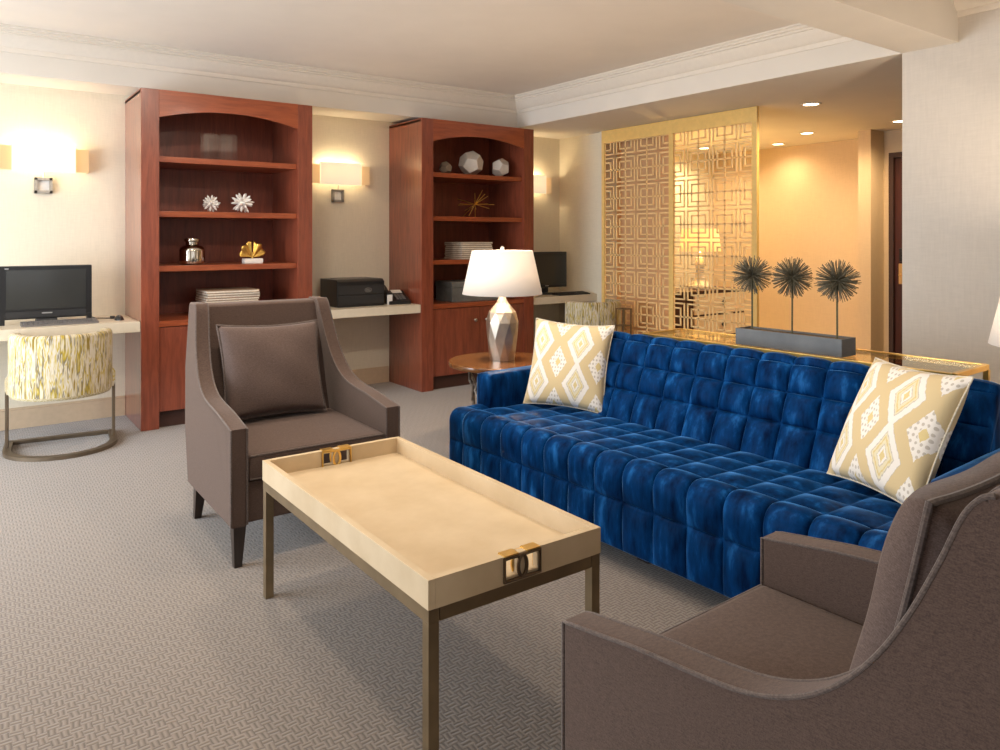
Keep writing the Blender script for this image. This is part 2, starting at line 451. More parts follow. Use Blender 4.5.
def crown_profile():      # (out from the face, z)
    return [(0, 2.505), (.012, 2.505), (.016, 2.52), (.016, 2.535), (.03, 2.54), (.045, 2.556), (.062, 2.582), (.07, 2.602), (.07, 2.61), (.082, 2.612),
            (.082, 2.626), (.094, 2.63), (.094, 2.645), (.104, 2.648), (.104, ZC), (0, ZC)]
b = new_bm()
prism(b, [(5.75-o, z) for o, z in crown_profile()], 'x', XL, XR)
struct('trim_3', b, 'trim', 50)
b = new_bm()
prism(b, [(XR-o, z) for o, z in crown_profile()], 'y', 2.117, 5.75)
struct('trim_4', b, 'trim', 50)
b = new_bm()
prism(b, [(XR-o, z) for o, z in crown_profile()], 'y', YF, 1.82)
struct('trim_5', b, 'trim', 50)

# left wall and wall behind the camera, with window openings, the near-left and rear ones added for light
def wall_with_opening(bm, axis, at, th, a0, a1, o0, o1, z0, z1):
    def bx(p0, p1, q0, q1):
        if axis == 'x': box2(bm, (at-th, p0, q0), (at, p1, q1))
        else: box2(bm, (p0, at-th, q0), (p1, at, q1))
    bx(a0, o0, 0, ZC); bx(o1, a1, 0, ZC); bx(o0, o1, 0, z0); bx(o0, o1, z1, ZC)
WL = (3.0, 5.6, .06, 1.95); WN = (-.4, 2.6, .45, 2.3); WF = (-1.6, 2.6, .5, 2.3)
b = new_bm(); wall_with_opening(b, 'x', XL, .1, 2.95, YB, *WL); wall_with_opening(b, 'x', XL, .1, YF, 2.95, *WN); struct('wall_left', b, 'wall')
b = new_bm(); wall_with_opening(b, 'y', YF, .1, XL, XH+.3, *WF); struct('wall_front', b, 'wall')
def window(name, axis, at, o0, o1, z0, z1, panes):
    b = new_bm(); g = new_bm()
    def bx(bm, p0, p1, q0, q1, t):
        if axis == 'x': box2(bm, (at-.05-t/2, p0, q0), (at-.05+t/2, p1, q1))
        else: box2(bm, (p0, at-.05-t/2, q0), (p1, at-.05+t/2, q1))
    for q in (z0, z1-.06): bx(b, o0, o1, q, q+.06, .08)
    for k in range(panes+1):
        p = o0+(o1-o0-.06)*k/panes; bx(b, p, p+.06, z0, z1, .08)
    bx(g, o0+.03, o1-.03, z0+.03, z1-.03, .006)
    o = obj(name, b, 'window_f'); o['kind'] = 'structure'
    obj('pane', g, 'glass', o)
window('window_1', 'x', XL, *WL, 3)
window('added_window_near', 'x', XL, *WN, 3)  # unseen window, added to brighten the room from the near left
window('added_window_front', 'y', YF, *WF, 4)  # unseen window behind the camera, added for more light

# alcove side wall, partition behind the lattice, hall walls
b = new_bm(); box2(b, (5.25, 5.47, 0), (5.40, YB, ZS)); struct('wall_alcove', b, 'wall')
b = new_bm(); box2(b, (5.20, 5.425, 0), (5.40, 5.47, ZS), .004); struct('trim_6', b, 'trim')
b = new_bm(); box2(b, (5.46, 4.80, 0), (5.50, 5.47, ZS)); box2(b, (5.39, 5.43, 0), (5.46, 5.47, ZS)); struct('wall_partition', b, 'wall_tan')
b = new_bm(); box2(b, (XH, 3.6, 0), (XH+.3, YB, ZS)); struct('wall_hall', b, 'wall_hall')
b = new_bm(); box2(b, (7.22, 3.79, 0), (XH, 3.915, ZS)); struct('trim_7', b, 'wall_hall')
XD = 7.47
b = new_bm()
box2(b, (XD, 3.735, 0), (XD+.2, 3.79, ZS)); box2(b, (XD, 2.75, 2.15), (XD+.2, 3.735, ZS)); box2(b, (XD, YF, 0), (XD+.2, 2.75, ZS))
struct('wall_entry', b, 'wall_hall')
# entry door, mostly behind the right wall
b = new_bm()
box2(b, (XD-.015, 3.69, 0), (XD+.1, 3.735, 2.15), .003); box2(b, (XD-.015, 2.75, 0), (XD+.1, 2.80, 2.15), .003); box2(b, (XD-.015, 2.80, 2.10), (XD+.1, 3.69, 2.15), .003)
dr = obj('door_1', b, 'doorframe'); dr['kind'] = 'structure'
b = new_bm(); box2(b, (XD+.02, 2.80, .005), (XD+.065, 3.69, 2.10), .003)
for z0, z1 in ((.2, .85), (1.1, 1.95)): box2(b, (XD+.012, 2.92, z0), (XD+.022, 3.57, z1), .006)
leaf = obj('door_panel', b, 'doorwood', dr)
b = new_bm(); box2(b, (XD-.002, 3.575, .86), (XD+.02, 3.645, 1.06), .004); tube(b, [(XD-.05, 3.61, .95), (XD-.05, 3.50, .95)], .011); tube(b, [(XD+.01, 3.61, .95), (XD-.055, 3.61, .95)], .012)
obj('door_handle', b, 'lock', leaf)
b = new_bm(); box2(b, (XD-.004, 3.565, 1.08), (XD+.02, 3.64, 1.21), .006); box2(b, (XD-.012, 3.59, 1.12), (XD, 3.62, 1.18), .003)
obj('card_reader', b, 'black', leaf)

# baseboards on the back wall between the bookcases
b = new_bm()
for x0, x1 in ((XL, 1.02), (2.24, 3.20), (4.42, 5.25)):
    box2(b, (x0, YB-.016, 0), (x1, YB, .13), .003); box2(b, (x0, YB-.011, .13), (x1, YB, .145), .003)
struct('baseboard_back', b, 'base')
b = new_bm(); box2(b, (XR-.016, YF, 0), (XR, 2.117, .14), .003); struct('baseboard_right', b, 'base')
b = new_bm(); box2(b, (XH-.016, 3.915, 0), (XH, YB, .14), .003); struct('baseboard_hall', b, 'base')

# downlights in the hall ceiling
def back(px, py, z):
    d = (z-1.32)*750/(237-py); u = (px-500)/750
    return d*(.5878+.8090*u), d*(.8090-.5878*u)
dl_lab = ['bright round recessed downlight nearest the right-hand wall corner', 'round recessed downlight behind, second from the lattice screen top',
          'round recessed downlight closest to the screen edge post', 'round recessed downlight half hidden by the right wall corner', 'round recessed downlight seen through the lattice of the screen']
DL = [(811, 104), (807, 133), (778, 144), (900, 121), (704, 148)]
proto = None
for (px, py), lab in zip(DL, dl_lab):
    x, y = back(px, py, ZS)
    if proto is None:
        proto = thing('downlight', lab, 'ceiling light', (x, y, ZS), 0, 'recessed downlights in the hall ceiling')
        b = new_bm(); lathe(b, [(.062, -.001), (.078, -.001), (.08, -.006), (.07, -.008), (.06, -.004), (.055, -.001)], 32, cap=False); obj('ring', b, 'trim', proto)
        b = new_bm(); lathe(b, [(.056, -.003), (.04, -.0045), (.01, -.005)], 32); obj('lens', b, 'down', proto)
    else: dup(proto, (x, y, ZS), 0, lab)
    light('downlight_beam', 'SPOT', (x, y, ZS-.02), 28 if px == 778 else 72, (1, .70, .38), (0, 0, 0), spot_size=R(160), spot_blend=1, shadow_soft_size=.05)

# ------------------------------------------------------------------ bookcases
def bookcase(label, loc):
    W, D, H, st = 1.215, .593, 2.335, .115
    t = thing('bookcase', label, 'bookcase', loc, 0, 'built-in cherry bookcases along the back wall')
    for s in (-1, 1):
        b = new_bm(); box2(b, (s*W/2, .02, 0), (s*(W/2-.025), D, H-.01), .002); obj('side_panel', b, 'cherry_side', t)
    b = new_bm(); box2(b, (-W/2+.025, D-.02, .08), (W/2-.025, D, H-.02)); obj('back_panel', b, 'cherry_in', t)
    b = new_bm(); box2(b, (-W/2, .02, H-.03), (W/2, D, H), .002); obj('top_panel', b, 'cherry', t)
    for s in (-1, 1):
        b = new_bm(); box2(b, (s*W/2, 0, 0), (s*(W/2-st), .022, H), .003); obj('stile', b, 'cherry', t)
    xi = W/2-st
    arch = [(xi*(1-2*k/24), 2.145+.07*(1-(1-2*k/24)**2)) for k in range(25)]
    b = new_bm(); prism(b, [(-xi, H), (xi, H)]+arch, 'y', 0.001, .021); obj('arched_header', b, 'cherry_h', t)
    # inner cheeks behind the stiles
    for s in (-1, 1):
        b = new_bm(); box2(b, (s*(xi+.002), .022, .11), (s*(xi+.02), D-.02, H-.03)); obj('inner_side', b, 'cherry', t)
    for z in (1.88, 1.50, 1.12, .74):
        b = new_bm(); y0 = .03 if z > 1 else .005
        box2(b, (-xi, y0, z-.04), (xi, D-.02, z), .003); obj('shelf', b, 'cherry_h', t)
    for s in (-1, 1):
        b = new_bm(); x0, x1 = sorted((s*.002, s*(xi-.002)))
        box2(b, (x0, .012, .115), (x1, .032, .695), .003); dr = obj('door', b, 'cherry', t)
        b = new_bm(); lathe(b, [(.006, 0), (.006, .014), (.014, .018), (.016, .026), (.010, .032)], 16)
        for v in b.verts: v.co = Vector((s*.06+v.co.x, .012-v.co.z, .58+v.co.y))
        obj('knob', b, 'nickel', dr)
    b = new_bm(); box2(b, (-xi, .05, 0), (xi, .07, .115)); obj('toe_kick', b, 'toe', t)
    return t
BX1, BX2, BY = 1.628, 3.815, 5.545
bookcase('tall cherry bookcase holding white starbursts, behind the far grey armchair', (BX1, BY, 0))
bookcase('tall cherry bookcase holding faceted white ornaments, behind the silver table lamp', (BX2, BY, 0))

# ------------------------------------------------------------------ counters
def counter(x0, x1, label):
    t = thing('desk_counter', label, 'counter', (x0, 5.555, .675), 0, 'cream desk counters between the bookcases')
    b = new_bm(); box2(b, (0, 0, .0), (x1-x0, .587, .07), .003); obj('worktop', b, 'counter', t)
    b = new_bm(); box2(b, (.0, .56, -.05), (x1-x0, .583, -.0), .002); obj('wall_cleat', b, 'counter', t)
counter(-.9, 1.018, 'cream desk counter at far left under the all-in-one computer')
counter(2.239, 3.203, 'cream desk counter between the bookcases carrying the black printer')
counter(4.425, 5.248, 'cream desk counter in the corner by the lattice screen')
ZD = .745

# ------------------------------------------------------------------ sconces
def sconce(x, label, first=[None]):
    loc = (x, YB, 1.86)
    if first[0] is None:
        t = thing('wall_sconce', label, 'wall light', loc, 0, 'wall sconces over the desks'); first[0] = t
        for s in (-1, 1):
            b = new_bm(); x0, x1 = sorted((s*.275, s*.268)); box2(b, (x0, -.0725, -.082), (x1, -.002, .082))
            x0, x1 = sorted((s*.275, s*.18)); box2(b, (x0, -.075, -.082), (x1, -.072, .082)); obj('linen_wing', b, 'sconce_b', t)
        b = new_bm(); box2(b, (-.19, -.095, -.09), (.19, -.091, .10)); box2(b, (-.19, -.095, -.09), (-.187, -.072, .10)); box2(b, (.187, -.095, -.09), (.19, -.072, .10))
        obj('diffuser_panel', b, 'sconce', t)
        b = new_bm()
        for s in (-1, 1): box2(b, (s*.055, -.03, -.235), (s*.035, -.004, -.125), .002); 
        for z in (-.235, -.145): box2(b, (-.055, -.03, z), (.055, -.004, z+.02), .002)
        obj('square_bracket', b, 'nickel', t)
        b = new_bm(); box2(b, (-.036, -.012, -.216), (.036, -.001, -.144)); obj('back_plate', b, 'white_p', t)
        b = new_bm(); tube(b, [(0, -.02, -.14), (0, -.04, -.05), (-.1, -.045, -.045)], .006); tube(b, [(0, -.04, -.05), (.1, -.045, -.045)], .006); obj('arm', b, 'nickel', t)
        for s in (-1, 1):
            b = new_bm(); lathe(b, [(.008, -.03), (.012, -.02), (.019, 0), (.019, .015), (.012, .03), (.003, .036)], 16, (s*.1, -.045, -.01)); obj('bulb', b, 'bulb', t)
    else: dup(first[0], loc, 0, label)
    for s in (-1, 1): light('sconce_light', 'POINT', (x+s*.1, YB-.045, 1.905), SCONCE_W, (1, .80, .50), shadow_soft_size=.03)
SCONCE_W = 2.2
sconce(.50, 'glowing wall sconce at far left above the all-in-one computer')
sconce(2.70, 'glowing wall sconce between the two bookcases above the printer')
sconce(4.80, 'glowing wall sconce in the corner, half hidden by the right bookcase')

# ------------------------------------------------------------------ things in the bookcases
def shelf_pt(px, y): # x on the plane Y=y under picture column px
    u = (px-500)/750; return y*(.5878+.8090*u)/(.8090-.5878*u)
Z1, Z2, Z3, Z4 = 1.88, 1.50, 1.12, .74
# two glass vases
def glass_vase(x, y, w, d, h, label):
    b = new_bm(); th = .006
    box2(b, (-w/2, -d/2, 0), (w/2, d/2, .012)); 
    for s in (-1, 1):
        box2(b, (s*w/2, -d/2, .012), (s*(w/2-th), d/2, h)); box2(b, (-w/2+th, s*d/2, .012), (w/2-th, s*(d/2-th), h))
    tag(obj('glass_vase', b, 'glass', None, (x, y, Z1+.001)), label, 'vase', 'clear glass vases on the top shelf')
glass_vase(shelf_pt(210, 5.78), 5.80, .105, .11, .205, 'clear square glass vase on top shelf, the narrower left one')
glass_vase(shelf_pt(227, 5.74), 5.75, .125, .125, .20, 'clear square glass vase on top shelf, the wider right one')
def starburst(x, y, r, label, seed):
    q = random.Random(seed); b = new_bm()
    bmesh.ops.create_icosphere(b, subdivisions=2, radius=r*.42)
    for d in sphere_dirs(30):
        d = (d+Vector((q.uniform(-.12, .12), q.uniform(-.12, .12), q.uniform(-.12, .12)))).normalized()
        L = r*q.uniform(.86, 1.0)
        cone(b, d*r*.3, d, r*.13, (L-r*.3)*.75, 6, r*.10)
        cone(b, d*(r*.3+(L-r*.3)*.74), d, r*.10, (L-r*.3)*.26, 6)
    lo = min(v.co.z for v in b.verts)
    tag(obj('starburst_ornament', b, 'plaster', None, (x, y, Z2-lo+.0005), 20), label, 'ornament', 'white starburst ornaments')
starburst(shelf_pt(211, 5.75), 5.75, .074, 'smaller white spiky starburst ornament, left of the pair on the shelf', 1)
starburst(shelf_pt(242.5, 5.75), 5.75, .092, 'larger white spiky starburst ornament, right of the pair on the shelf', 2)
# silver jar
t = thing('silver_jar', 'mirror-silver glass jar with short neck on the third shelf', 'jar', (shelf_pt(192, 5.74), 5.74, Z3+.0005))
b = new_bm(); lathe(b, [(.06, 0), (.082, .008), (.088, .03), (.088, .10), (.08, .125), (.05, .14), (.042, .146)], 40); obj('jar_body', b, 'silver', t, smooth=50)
b = new_bm(); lathe(b, [(.043, .142), (.043, .165), (.054, .168), (.056, .178), (.052, .188), (.044, .19), (.03, .19)], 40); obj('neck', b, 'silver', t, smooth=50)
# gold ginkgo ornament
t = thing('leaf_ornament', 'gold ruffled leaf ornament on a white block, third shelf', 'ornament', (shelf_pt(252.5, 5.74), 5.74, Z3+.0005))
b = new_bm(); box2(b, (-.07, -.035, 0), (.07, .035, .036), .003); obj('block_base', b, 'plaster', t)
b = new_bm()
for s in (-1, 1):
    N, K = 26, 8; rows = []
    for k in range(K+1):
        rr = k/K; row = []
        for i in range(N+1):
            a = .10+1.75*i/N
            rad = rr*(.094+.007*math.sin(a*9+s))
            row.append(b.verts.new((s*(.003+rad*math.sin(a)*.98), .009*rr*math.sin(a*6+s)+s*.010*rr, .045+rad*math.cos(a)*.95+.030*rr)))
        rows.append(row)
    for A, B in zip(rows, rows[1:]):
        for i in range(N): b.faces.new((A[i], A[i+1], B[i+1], B[i]))
tube(b, [(0, 0, .034), (0, .002, .06), (.0, 0, .085)], .007)
lf = obj('leaf', b, 'gold', t, smooth=60); sm = lf.modifiers.new('thick', 'SOLIDIFY'); sm.thickness = .004
# books
def book_stack(xc, yc, z, n, w, d, h, labels, grp, seed):
    q = random.Random(seed); zz = z+.0005
    for i in range(n):
        ww, dd, hh = w-q.uniform(0, .02), d-q.uniform(0, .02), h*q.uniform(.85, 1.12)
        t = thing('book', labels[i], 'book', (xc+q.uniform(-.006, .006), yc+q.uniform(-.005, .005), zz), R(q.uniform(-1, 1)), grp)
        cv = 'book' if i % 2 else 'book2'
        b = new_bm(); box2(b, (-ww/2, -dd/2, 0), (ww/2, dd/2, .0032), .0006); box2(b, (-ww/2, -dd/2, hh-.0032), (ww/2, dd/2, hh), .0006); box2(b, (-ww/2, dd/2-.003, 0), (ww/2, dd/2, hh), .0006)
        obj('cover', b, cv, t)
        b = new_bm(); box2(b, (-ww/2+.004, -dd/2+.005, .0033), (ww/2-.004, dd/2-.004, hh-.0033)); obj('pages', b, 'pages', t)
        zz += hh+.0004
ords = ['topmost', 'second from the top', 'third from the top', 'fourth from the top', 'fifth from the top', 'sixth from the top', 'seventh from the top', 'eighth from the top', 'ninth from the top', 'tenth from the top', 'eleventh from the top']
nb = 11
book_stack(1.655, 5.76, Z4, nb, .395, .32, .0168,
           ['large pale book in the stack behind the armchair, '+(ords[nb-1-i] if i else 'lowest') for i in range(nb)], 'pale books stacked behind the armchair', 3)
nb = 9
book_stack(3.84, 5.78, Z3, nb, .35, .30, .0170,
           ['pale book in the flat stack behind the lamp shade, '+(ords[nb-1-i] if i else 'lowest') for i in range(nb)], 'pale books stacked behind the lamp', 4)
# dodecahedra
def dodec(x, y, r, mat, label, rot):
    b = new_bm(); ph = (1+5**.5)/2; ic = [Vector(v) for v in ((-1, ph, 0), (1, ph, 0), (-1, -ph, 0), (1, -ph, 0), (0, -1, ph), (0, 1, ph), (0, -1, -ph), (0, 1, -ph), (ph, 0, -1), (ph, 0, 1), (-ph, 0, -1), (-ph, 0, 1))]
    pts = [Vector((a, c, d)) for a in (-1, 1) for c in (-1, 1) for d in (-1, 1)]
    for a in (-1, 1):
        for c in (-1, 1): pts += [Vector((0, a/ph, c*ph)), Vector((a/ph, c*ph, 0)), Vector((a*ph, 0, c/ph))]
    n0 = Vector((0, -1, -ph)).normalized()
    q = n0.rotation_difference(Vector((0, 0, -1)))
    rz = Matrix.Rotation(rot, 3, 'Z')
    vs = [b.verts.new(rz @ (q @ (p.normalized()*r))) for p in pts]
    bmesh.ops.convex_hull(b, input=vs)
    bmesh.ops.dissolve_limit(b, angle_limit=R(3), verts=b.verts[:], edges=b.edges[:])
    bmesh.ops.bevel(b, geom=b.edges[:], offset=r*.025, segments=1, affect='EDGES')
    lo = min(v.co.z for v in b.verts)
    tag(obj('faceted_ornament', b, mat, None, (x, y, Z1-lo+.0005), 0), label, 'ornament', 'faceted ornaments on the top shelf')
dodec(shelf_pt(445.5, 5.75), 5.75, .062, 'facet_d', 'smallest taupe twelve-sided ornament at left of the top shelf', .2)
dodec(shelf_pt(471, 5.75), 5.75, .120, 'facet', 'largest white twelve-sided ornament in the middle of the top shelf', .5)
dodec(shelf_pt(498.5, 5.75), 5.72, .094, 'facet', 'medium white twelve-sided ornament right of the largest one', 1.0)
# gold wire star
b = new_bm(); q = random.Random(5)
for i, d in enumerate(sphere_dirs(9)):
    d = (d+Vector((q.uniform(-.3, .3), q.uniform(-.3, .3), q.uniform(-.3, .3)))).normalized(); d.z *= .65
    L = q.uniform(.17, .24); tube(b, [-d*L*.8, d*L], .0036, 6)
lo = min(v.co.z for v in b.verts)
tag(obj('wire_star', b, 'gold', None, (shelf_pt(475, 5.76), 5.76, Z2-lo+.0005)), 'gold metal rod star sculpture on the second shelf', 'ornament')
# grey storage box
t = thing('storage_box', 'dark grey lidded box on the lowest open shelf behind the lamp', 'box', (3.82, 5.76, Z4+.0005))
b = new_bm(); box2(b, (-.26, -.14, 0), (.26, .14, .13), .004); obj('box_body', b, 'boxgrey', t)
b = new_bm(); box2(b, (-.265, -.145, .131), (.265, .145, .18), .005); obj('lid', b, 'boxgrey', t)
b = new_bm(); box2(b, (-.035, -.152, .05), (.035, -.14, .085), .003); obj('label_holder', b, 'nickel', t)

# ------------------------------------------------------------------ computers, printer, phone
t = thing('desktop_computer', 'black all-in-one desktop computer at far left on the counter', 'computer', (.495, 5.83, ZD), 0)
b = new_bm()
box2(b, (-.265, -.02, .035), (.265, .035, .385), .006)
for s in (-1, 1): box2(b, (s*.265, -.022, 0), (s*.235, .04, .06), .004)
obj('housing', b, 'black', t)
b = new_bm(); box2(b, (-.228, -.0225, .10), (.228, -.0195, .358)); obj('display', b, 'screen', t)
b = new_bm(); box2(b, (-.23, -.024, .045), (.23, -.02, .085), .002); obj('speaker_bar', b, 'black_m', t)
b = new_bm(); box2(b, (-.03, -.0255, .068), (.03, -.0235, .076)); obj('maker_mark', b, 'logo', t)
b = new_bm(); box2(b, (-.236, -.0232, .364), (-.214, -.0205, .371)); obj('corner_mark', b, 'logo', t)
b = new_bm(); prism(b, [(-.03, 0), (.10, 0), (.10, .012), (.03, .06), (-.0, .06)], 'x', -.06, .06); obj('stand', b, 'black_m', t)
def keyboard(loc, w, d, label, mat='grey_p', rz=0):
    t = thing('keyboard', label, 'keyboard', loc, rz, 'keyboards on the desk counters')
    b = new_bm(); prism(b, [(-d/2, .0), (d/2, .0), (d/2, .024), (-d/2, .010)], 'x', -w/2, w/2, .002); obj('case', b, mat, t)
    b = new_bm()
    for r_ in range(5):
        for c_ in range(15):
            x = -w/2+.012+(w-.024)*(c_+.5)/15; y = -d/2+.012+(d-.024)*(r_+.5)/5
            z = .010+.014*(y+d/2)/d; box(b, (x, y, z+.002), ((w-.024)/15-.003, (d-.024)/5-.003, .005))
    obj('keys', b, mat, t, smooth=0)
keyboard((.56, 5.70, ZD+.0005), .44, .13, 'grey keyboard lying in front of the all-in-one computer')
# mouse and small webcam on the counter near the bookcase
t = thing('computer_mouse', 'small black mouse on the left counter beside the bookcase', 'mouse', (.92, 5.76, ZD+.0005))
b = new_bm(); bmesh.ops.create_uvsphere(b, u_segments=16, v_segments=10, radius=1)
for v in b.verts: v.co = Vector((v.co.x*.03, v.co.y*.05, max(0, v.co.z)*.034))
obj('shell', b, 'black', t)
b = new_bm(); box2(b, (-.004, -.035, .024), (.004, -.018, .034), .002); obj('scroll_wheel', b, 'grey_p', t)
b = new_bm(); tube(b, [(.765, 5.90, ZD+.02), (.80, 5.90, ZD+.008), (.85, 5.885, ZD+.006), (.885, 5.87, ZD+.006)], .004, 6); box(b, (.895, 5.865, ZD+.011), (.03, .022, .02), .004)
tag(obj('adapter_cable', b, 'black_m'), 'thin black cable with a plug beside the all-in-one computer', 'cable')

# printer
t = thing('printer', 'black laser printer on the counter between the bookcases', 'printer', (2.715, 5.86, ZD+.0005), R(1))
b = new_bm(); prism(b, [(-.17, 0), (.17, 0), (.17, .225), (-.14, .225), (-.17, .205)], 'x', -.215, .215, .008); obj('body', b, 'black', t)
b = new_bm(); box2(b, (-.205, -.1735, .02), (.205, -.169, .095), .002); obj('paper_tray', b, 'black_m', t)
b = new_bm(); box2(b, (-.205, -.1735, .102), (.205, -.169, .175), .002); obj('front_panel', b, 'black_m', t)
b = new_bm(); box2(b, (-.15, -.06, .224), (.15, .12, .229), .002); obj('output_tray', b, 'grey_p', t)
cu = bpy.data.curves.new('maker_mark', 'FONT'); cu.body = 'DELL'; cu.size = .017; cu.extrude = .0004; cu.align_x = 'CENTER'; cu.align_y = 'CENTER'; cu.materials.append(M['logo'])
tmp = bpy.data.objects.new('mark', cu); COL.objects.link(tmp); me = bpy.data.meshes.new_from_object(tmp.evaluated_get(bpy.context.evaluated_depsgraph_get())); bpy.data.objects.remove(tmp); me.name = 'maker_mark'
if not me.materials: me.materials.append(M['logo'])
o = bpy.data.objects.new('maker_mark', me); COL.objects.link(o); o.parent = t; o.location = (.06, -.1742, .135); o.rotation_euler = (PI/2, 0, 0)
b = new_bm(); tube(b, [(.06+.03*math.cos(a*2*PI/24), -.174, .135+.016*math.sin(a*2*PI/24)) for a in range(24)], .0012, 6, True); obj('logo_ring', b, 'logo', t)
# telephone
t = thing('telephone', 'black desk telephone on the counter, right of the printer', 'telephone', (3.075, 5.80, ZD+.0005), R(-8))
b = new_bm(); prism(b, [(-.10, 0), (.10, 0), (.10, .085), (.06, .085), (-.10, .022)], 'x', -.07, .095, .005); obj('body', b, 'black', t)
b = new_bm(); tube(b, [(-.055, -.085, .05), (-.055, -.07, .062), (-.055, .0, .088), (-.055, .075, .112), (-.055, .09, .105)], .017, 10, rads=[.014, .023, .015, .023, .014]); obj('handset', b, 'black', t)
b = new_bm(); box(b, (.03, .03, .083), (.075, .05, .003), rot=Matrix.Rotation(R(21), 3, 'X')); obj('display', b, 'white_p', t)
b = new_bm()
for i in range(4):
    for j in range(3): box(b, (.005+j*.024, -.075+i*.02, .039+i*.0079), (.017, .012, .006), rot=Matrix.Rotation(R(21), 3, 'X'))
obj('keypad', b, 'grey_p', t, smooth=0)
t.scale = (1.2, 1.2, 1.2)
b = new_bm(); box2(b, (-.012, -.002, 0), (.012, .002, .085)); 
for v in b.verts: v.co.x *= 2.0
tag(obj('note_card', b, 'white_p', None, (2.985, 5.70, ZD+.0005)), 'small white card propped in front of the telephone', 'card')

# corner monitor
t = thing('computer_monitor', 'black flat monitor on the corner counter near the screen', 'monitor', (4.83, 5.86, ZD+.0005), R(-4))
b = new_bm(); box2(b, (-.25, -.018, .065), (.25, .03, .425), .006); obj('housing', b, 'black', t)
b = new_bm(); box2(b, (-.228, -.0195, .10), (.228, -.0175, .402)); obj('display', b, 'screen', t)
b = new_bm(); lathe(b, [(.11, 0), (.11, .008), (.03, .014)], 32); box2(b, (-.03, .0, .01), (.03, .03, .12), .004); obj('stand', b, 'black_m', t)
b = new_bm(); box2(b, (-.02, -.0205, .079), (.02, -.0185, .086)); obj('maker_mark', b, 'logo', t)
keyboard((4.98, 5.64, ZD+.0005), .40, .12, 'black keyboard in front of the corner monitor', 'black_m')

# ------------------------------------------------------------------ barrel chairs
def barrel_chair(loc, label, rz=0):
    t = thing('barrel_chair', label, 'chair', loc, rz, 'streaked barrel chairs at the desks')
    def shell(bm, r0, r1, z0, z1, a0, a1, n=40, sq=1.0):
        uvl = bm.loops.layers.uv.active
        segs = 8
        prof = [(r1, z0+.02), (r1, z1-.02), (r1-.01, z1-.004), ((r0+r1)/2, z1), (r0+.01, z1-.004), (r0, z1-.02), (r0, z0+.02), (r0+.012, z0), (r1-.012, z0)]
        rings = []
        for i in range(n+1):
            a = a0+(a1-a0)*i/n; rings.append([bm.verts.new((r*math.cos(a), r*math.sin(a)*sq, z)) for r, z in prof])
        for i in range(n):
            for k in range(len(prof)):
                k2 = (k+1) % len(prof)
                f = bm.faces.new((rings[i][k], rings[i+1][k], rings[i+1][k2], rings[i][k2]))
                aa = (a0+(a1-a0)*i/n, a0+(a1-a0)*(i+1)/n)
                for lp, (ai, kk) in zip(f.loops, ((aa[0], k), (aa[1], k), (aa[1], k2), (aa[0], k2))):
                    lp[uvl].uv = (ai*.29, prof[kk][1]+(0 if kk < 4 else 1.3))
        bm.faces.new(rings[0]); bm.faces.new(rings[-1][::-1])
    b = new_bm(); shell(b, .215, .285, .338, .728, PI+R(-8), 2*PI+R(8)); obj('backrest', b, 'streak', t, smooth=50)
    # seat: padded disc whose front pokes out beyond the shell
    b = new_bm(); uvl = b.loops.layers.uv.active
    lathe(b, [(.20, .35), (.292, .352), (.302, .38), (.302, .445), (.29, .468), (.25, .478), (.0001, .48)], 48)
    for v in b.verts:
        if v.co.y < 0: v.co.x *= .62; v.co.y *= .62
    for f in b.faces:
        for lp in f.loops: lp[uvl].uv = (math.atan2(lp.vert.co.y, lp.vert.co.x)*.3, lp.vert.co.z+lp.vert.co.length*.5)
    obj('seat', b, 'streak', t, smooth=50)
    # flat-bar frame: floor ring of D shape and two uprights
    b = new_bm()
    path = [(.29*math.cos(PI+PI*k/24), -.03+.29*math.sin(PI+PI*k/24), 0) for k in range(25)]
    path = [(-.29, .20, 0), (-.29, .09, 0)]+path+[(.29, .09, 0), (.29, .20, 0)]
    rings = []
    for i, p in enumerate(path):
        a = Vector(path[max(i-1, 0)]); c = Vector(path[min(i+1, len(path)-1)]); tg = (c-a).normalized(); nn = Vector((tg.y, -tg.x, 0))
        P = Vector(p); rings.append([b.verts.new(P+nn*s+Vector((0, 0, z))) for s, z in ((-.022, 0), (.022, 0), (.022, .022), (-.022, .022))])
    for A, B in zip(rings, rings[1:]):
        for k in range(4): b.faces.new((A[k], A[(k+1) % 4], B[(k+1) % 4], B[k]))
    b.faces.new(rings[0]); b.faces.new(rings[-1])
    box2(b, (-.31, .18, 0), (.31, .222, .022), .003)
    obj('floor_ring', b, 'bronze_chair', t)
    for s in (-1, 1):
        b = new_bm(); box2(b, (s*.302, .02, .02), (s*.284, .075, .40), .003); obj('leg', b, 'bronze_chair', t)
barrel_chair((.545, 5.46, 0), 'yellow and white streaked barrel chair at the left desk', R(-6))
barrel_chair((4.83, 5.20, 0), 'yellow streaked barrel chair in the corner beside the lattice screen')

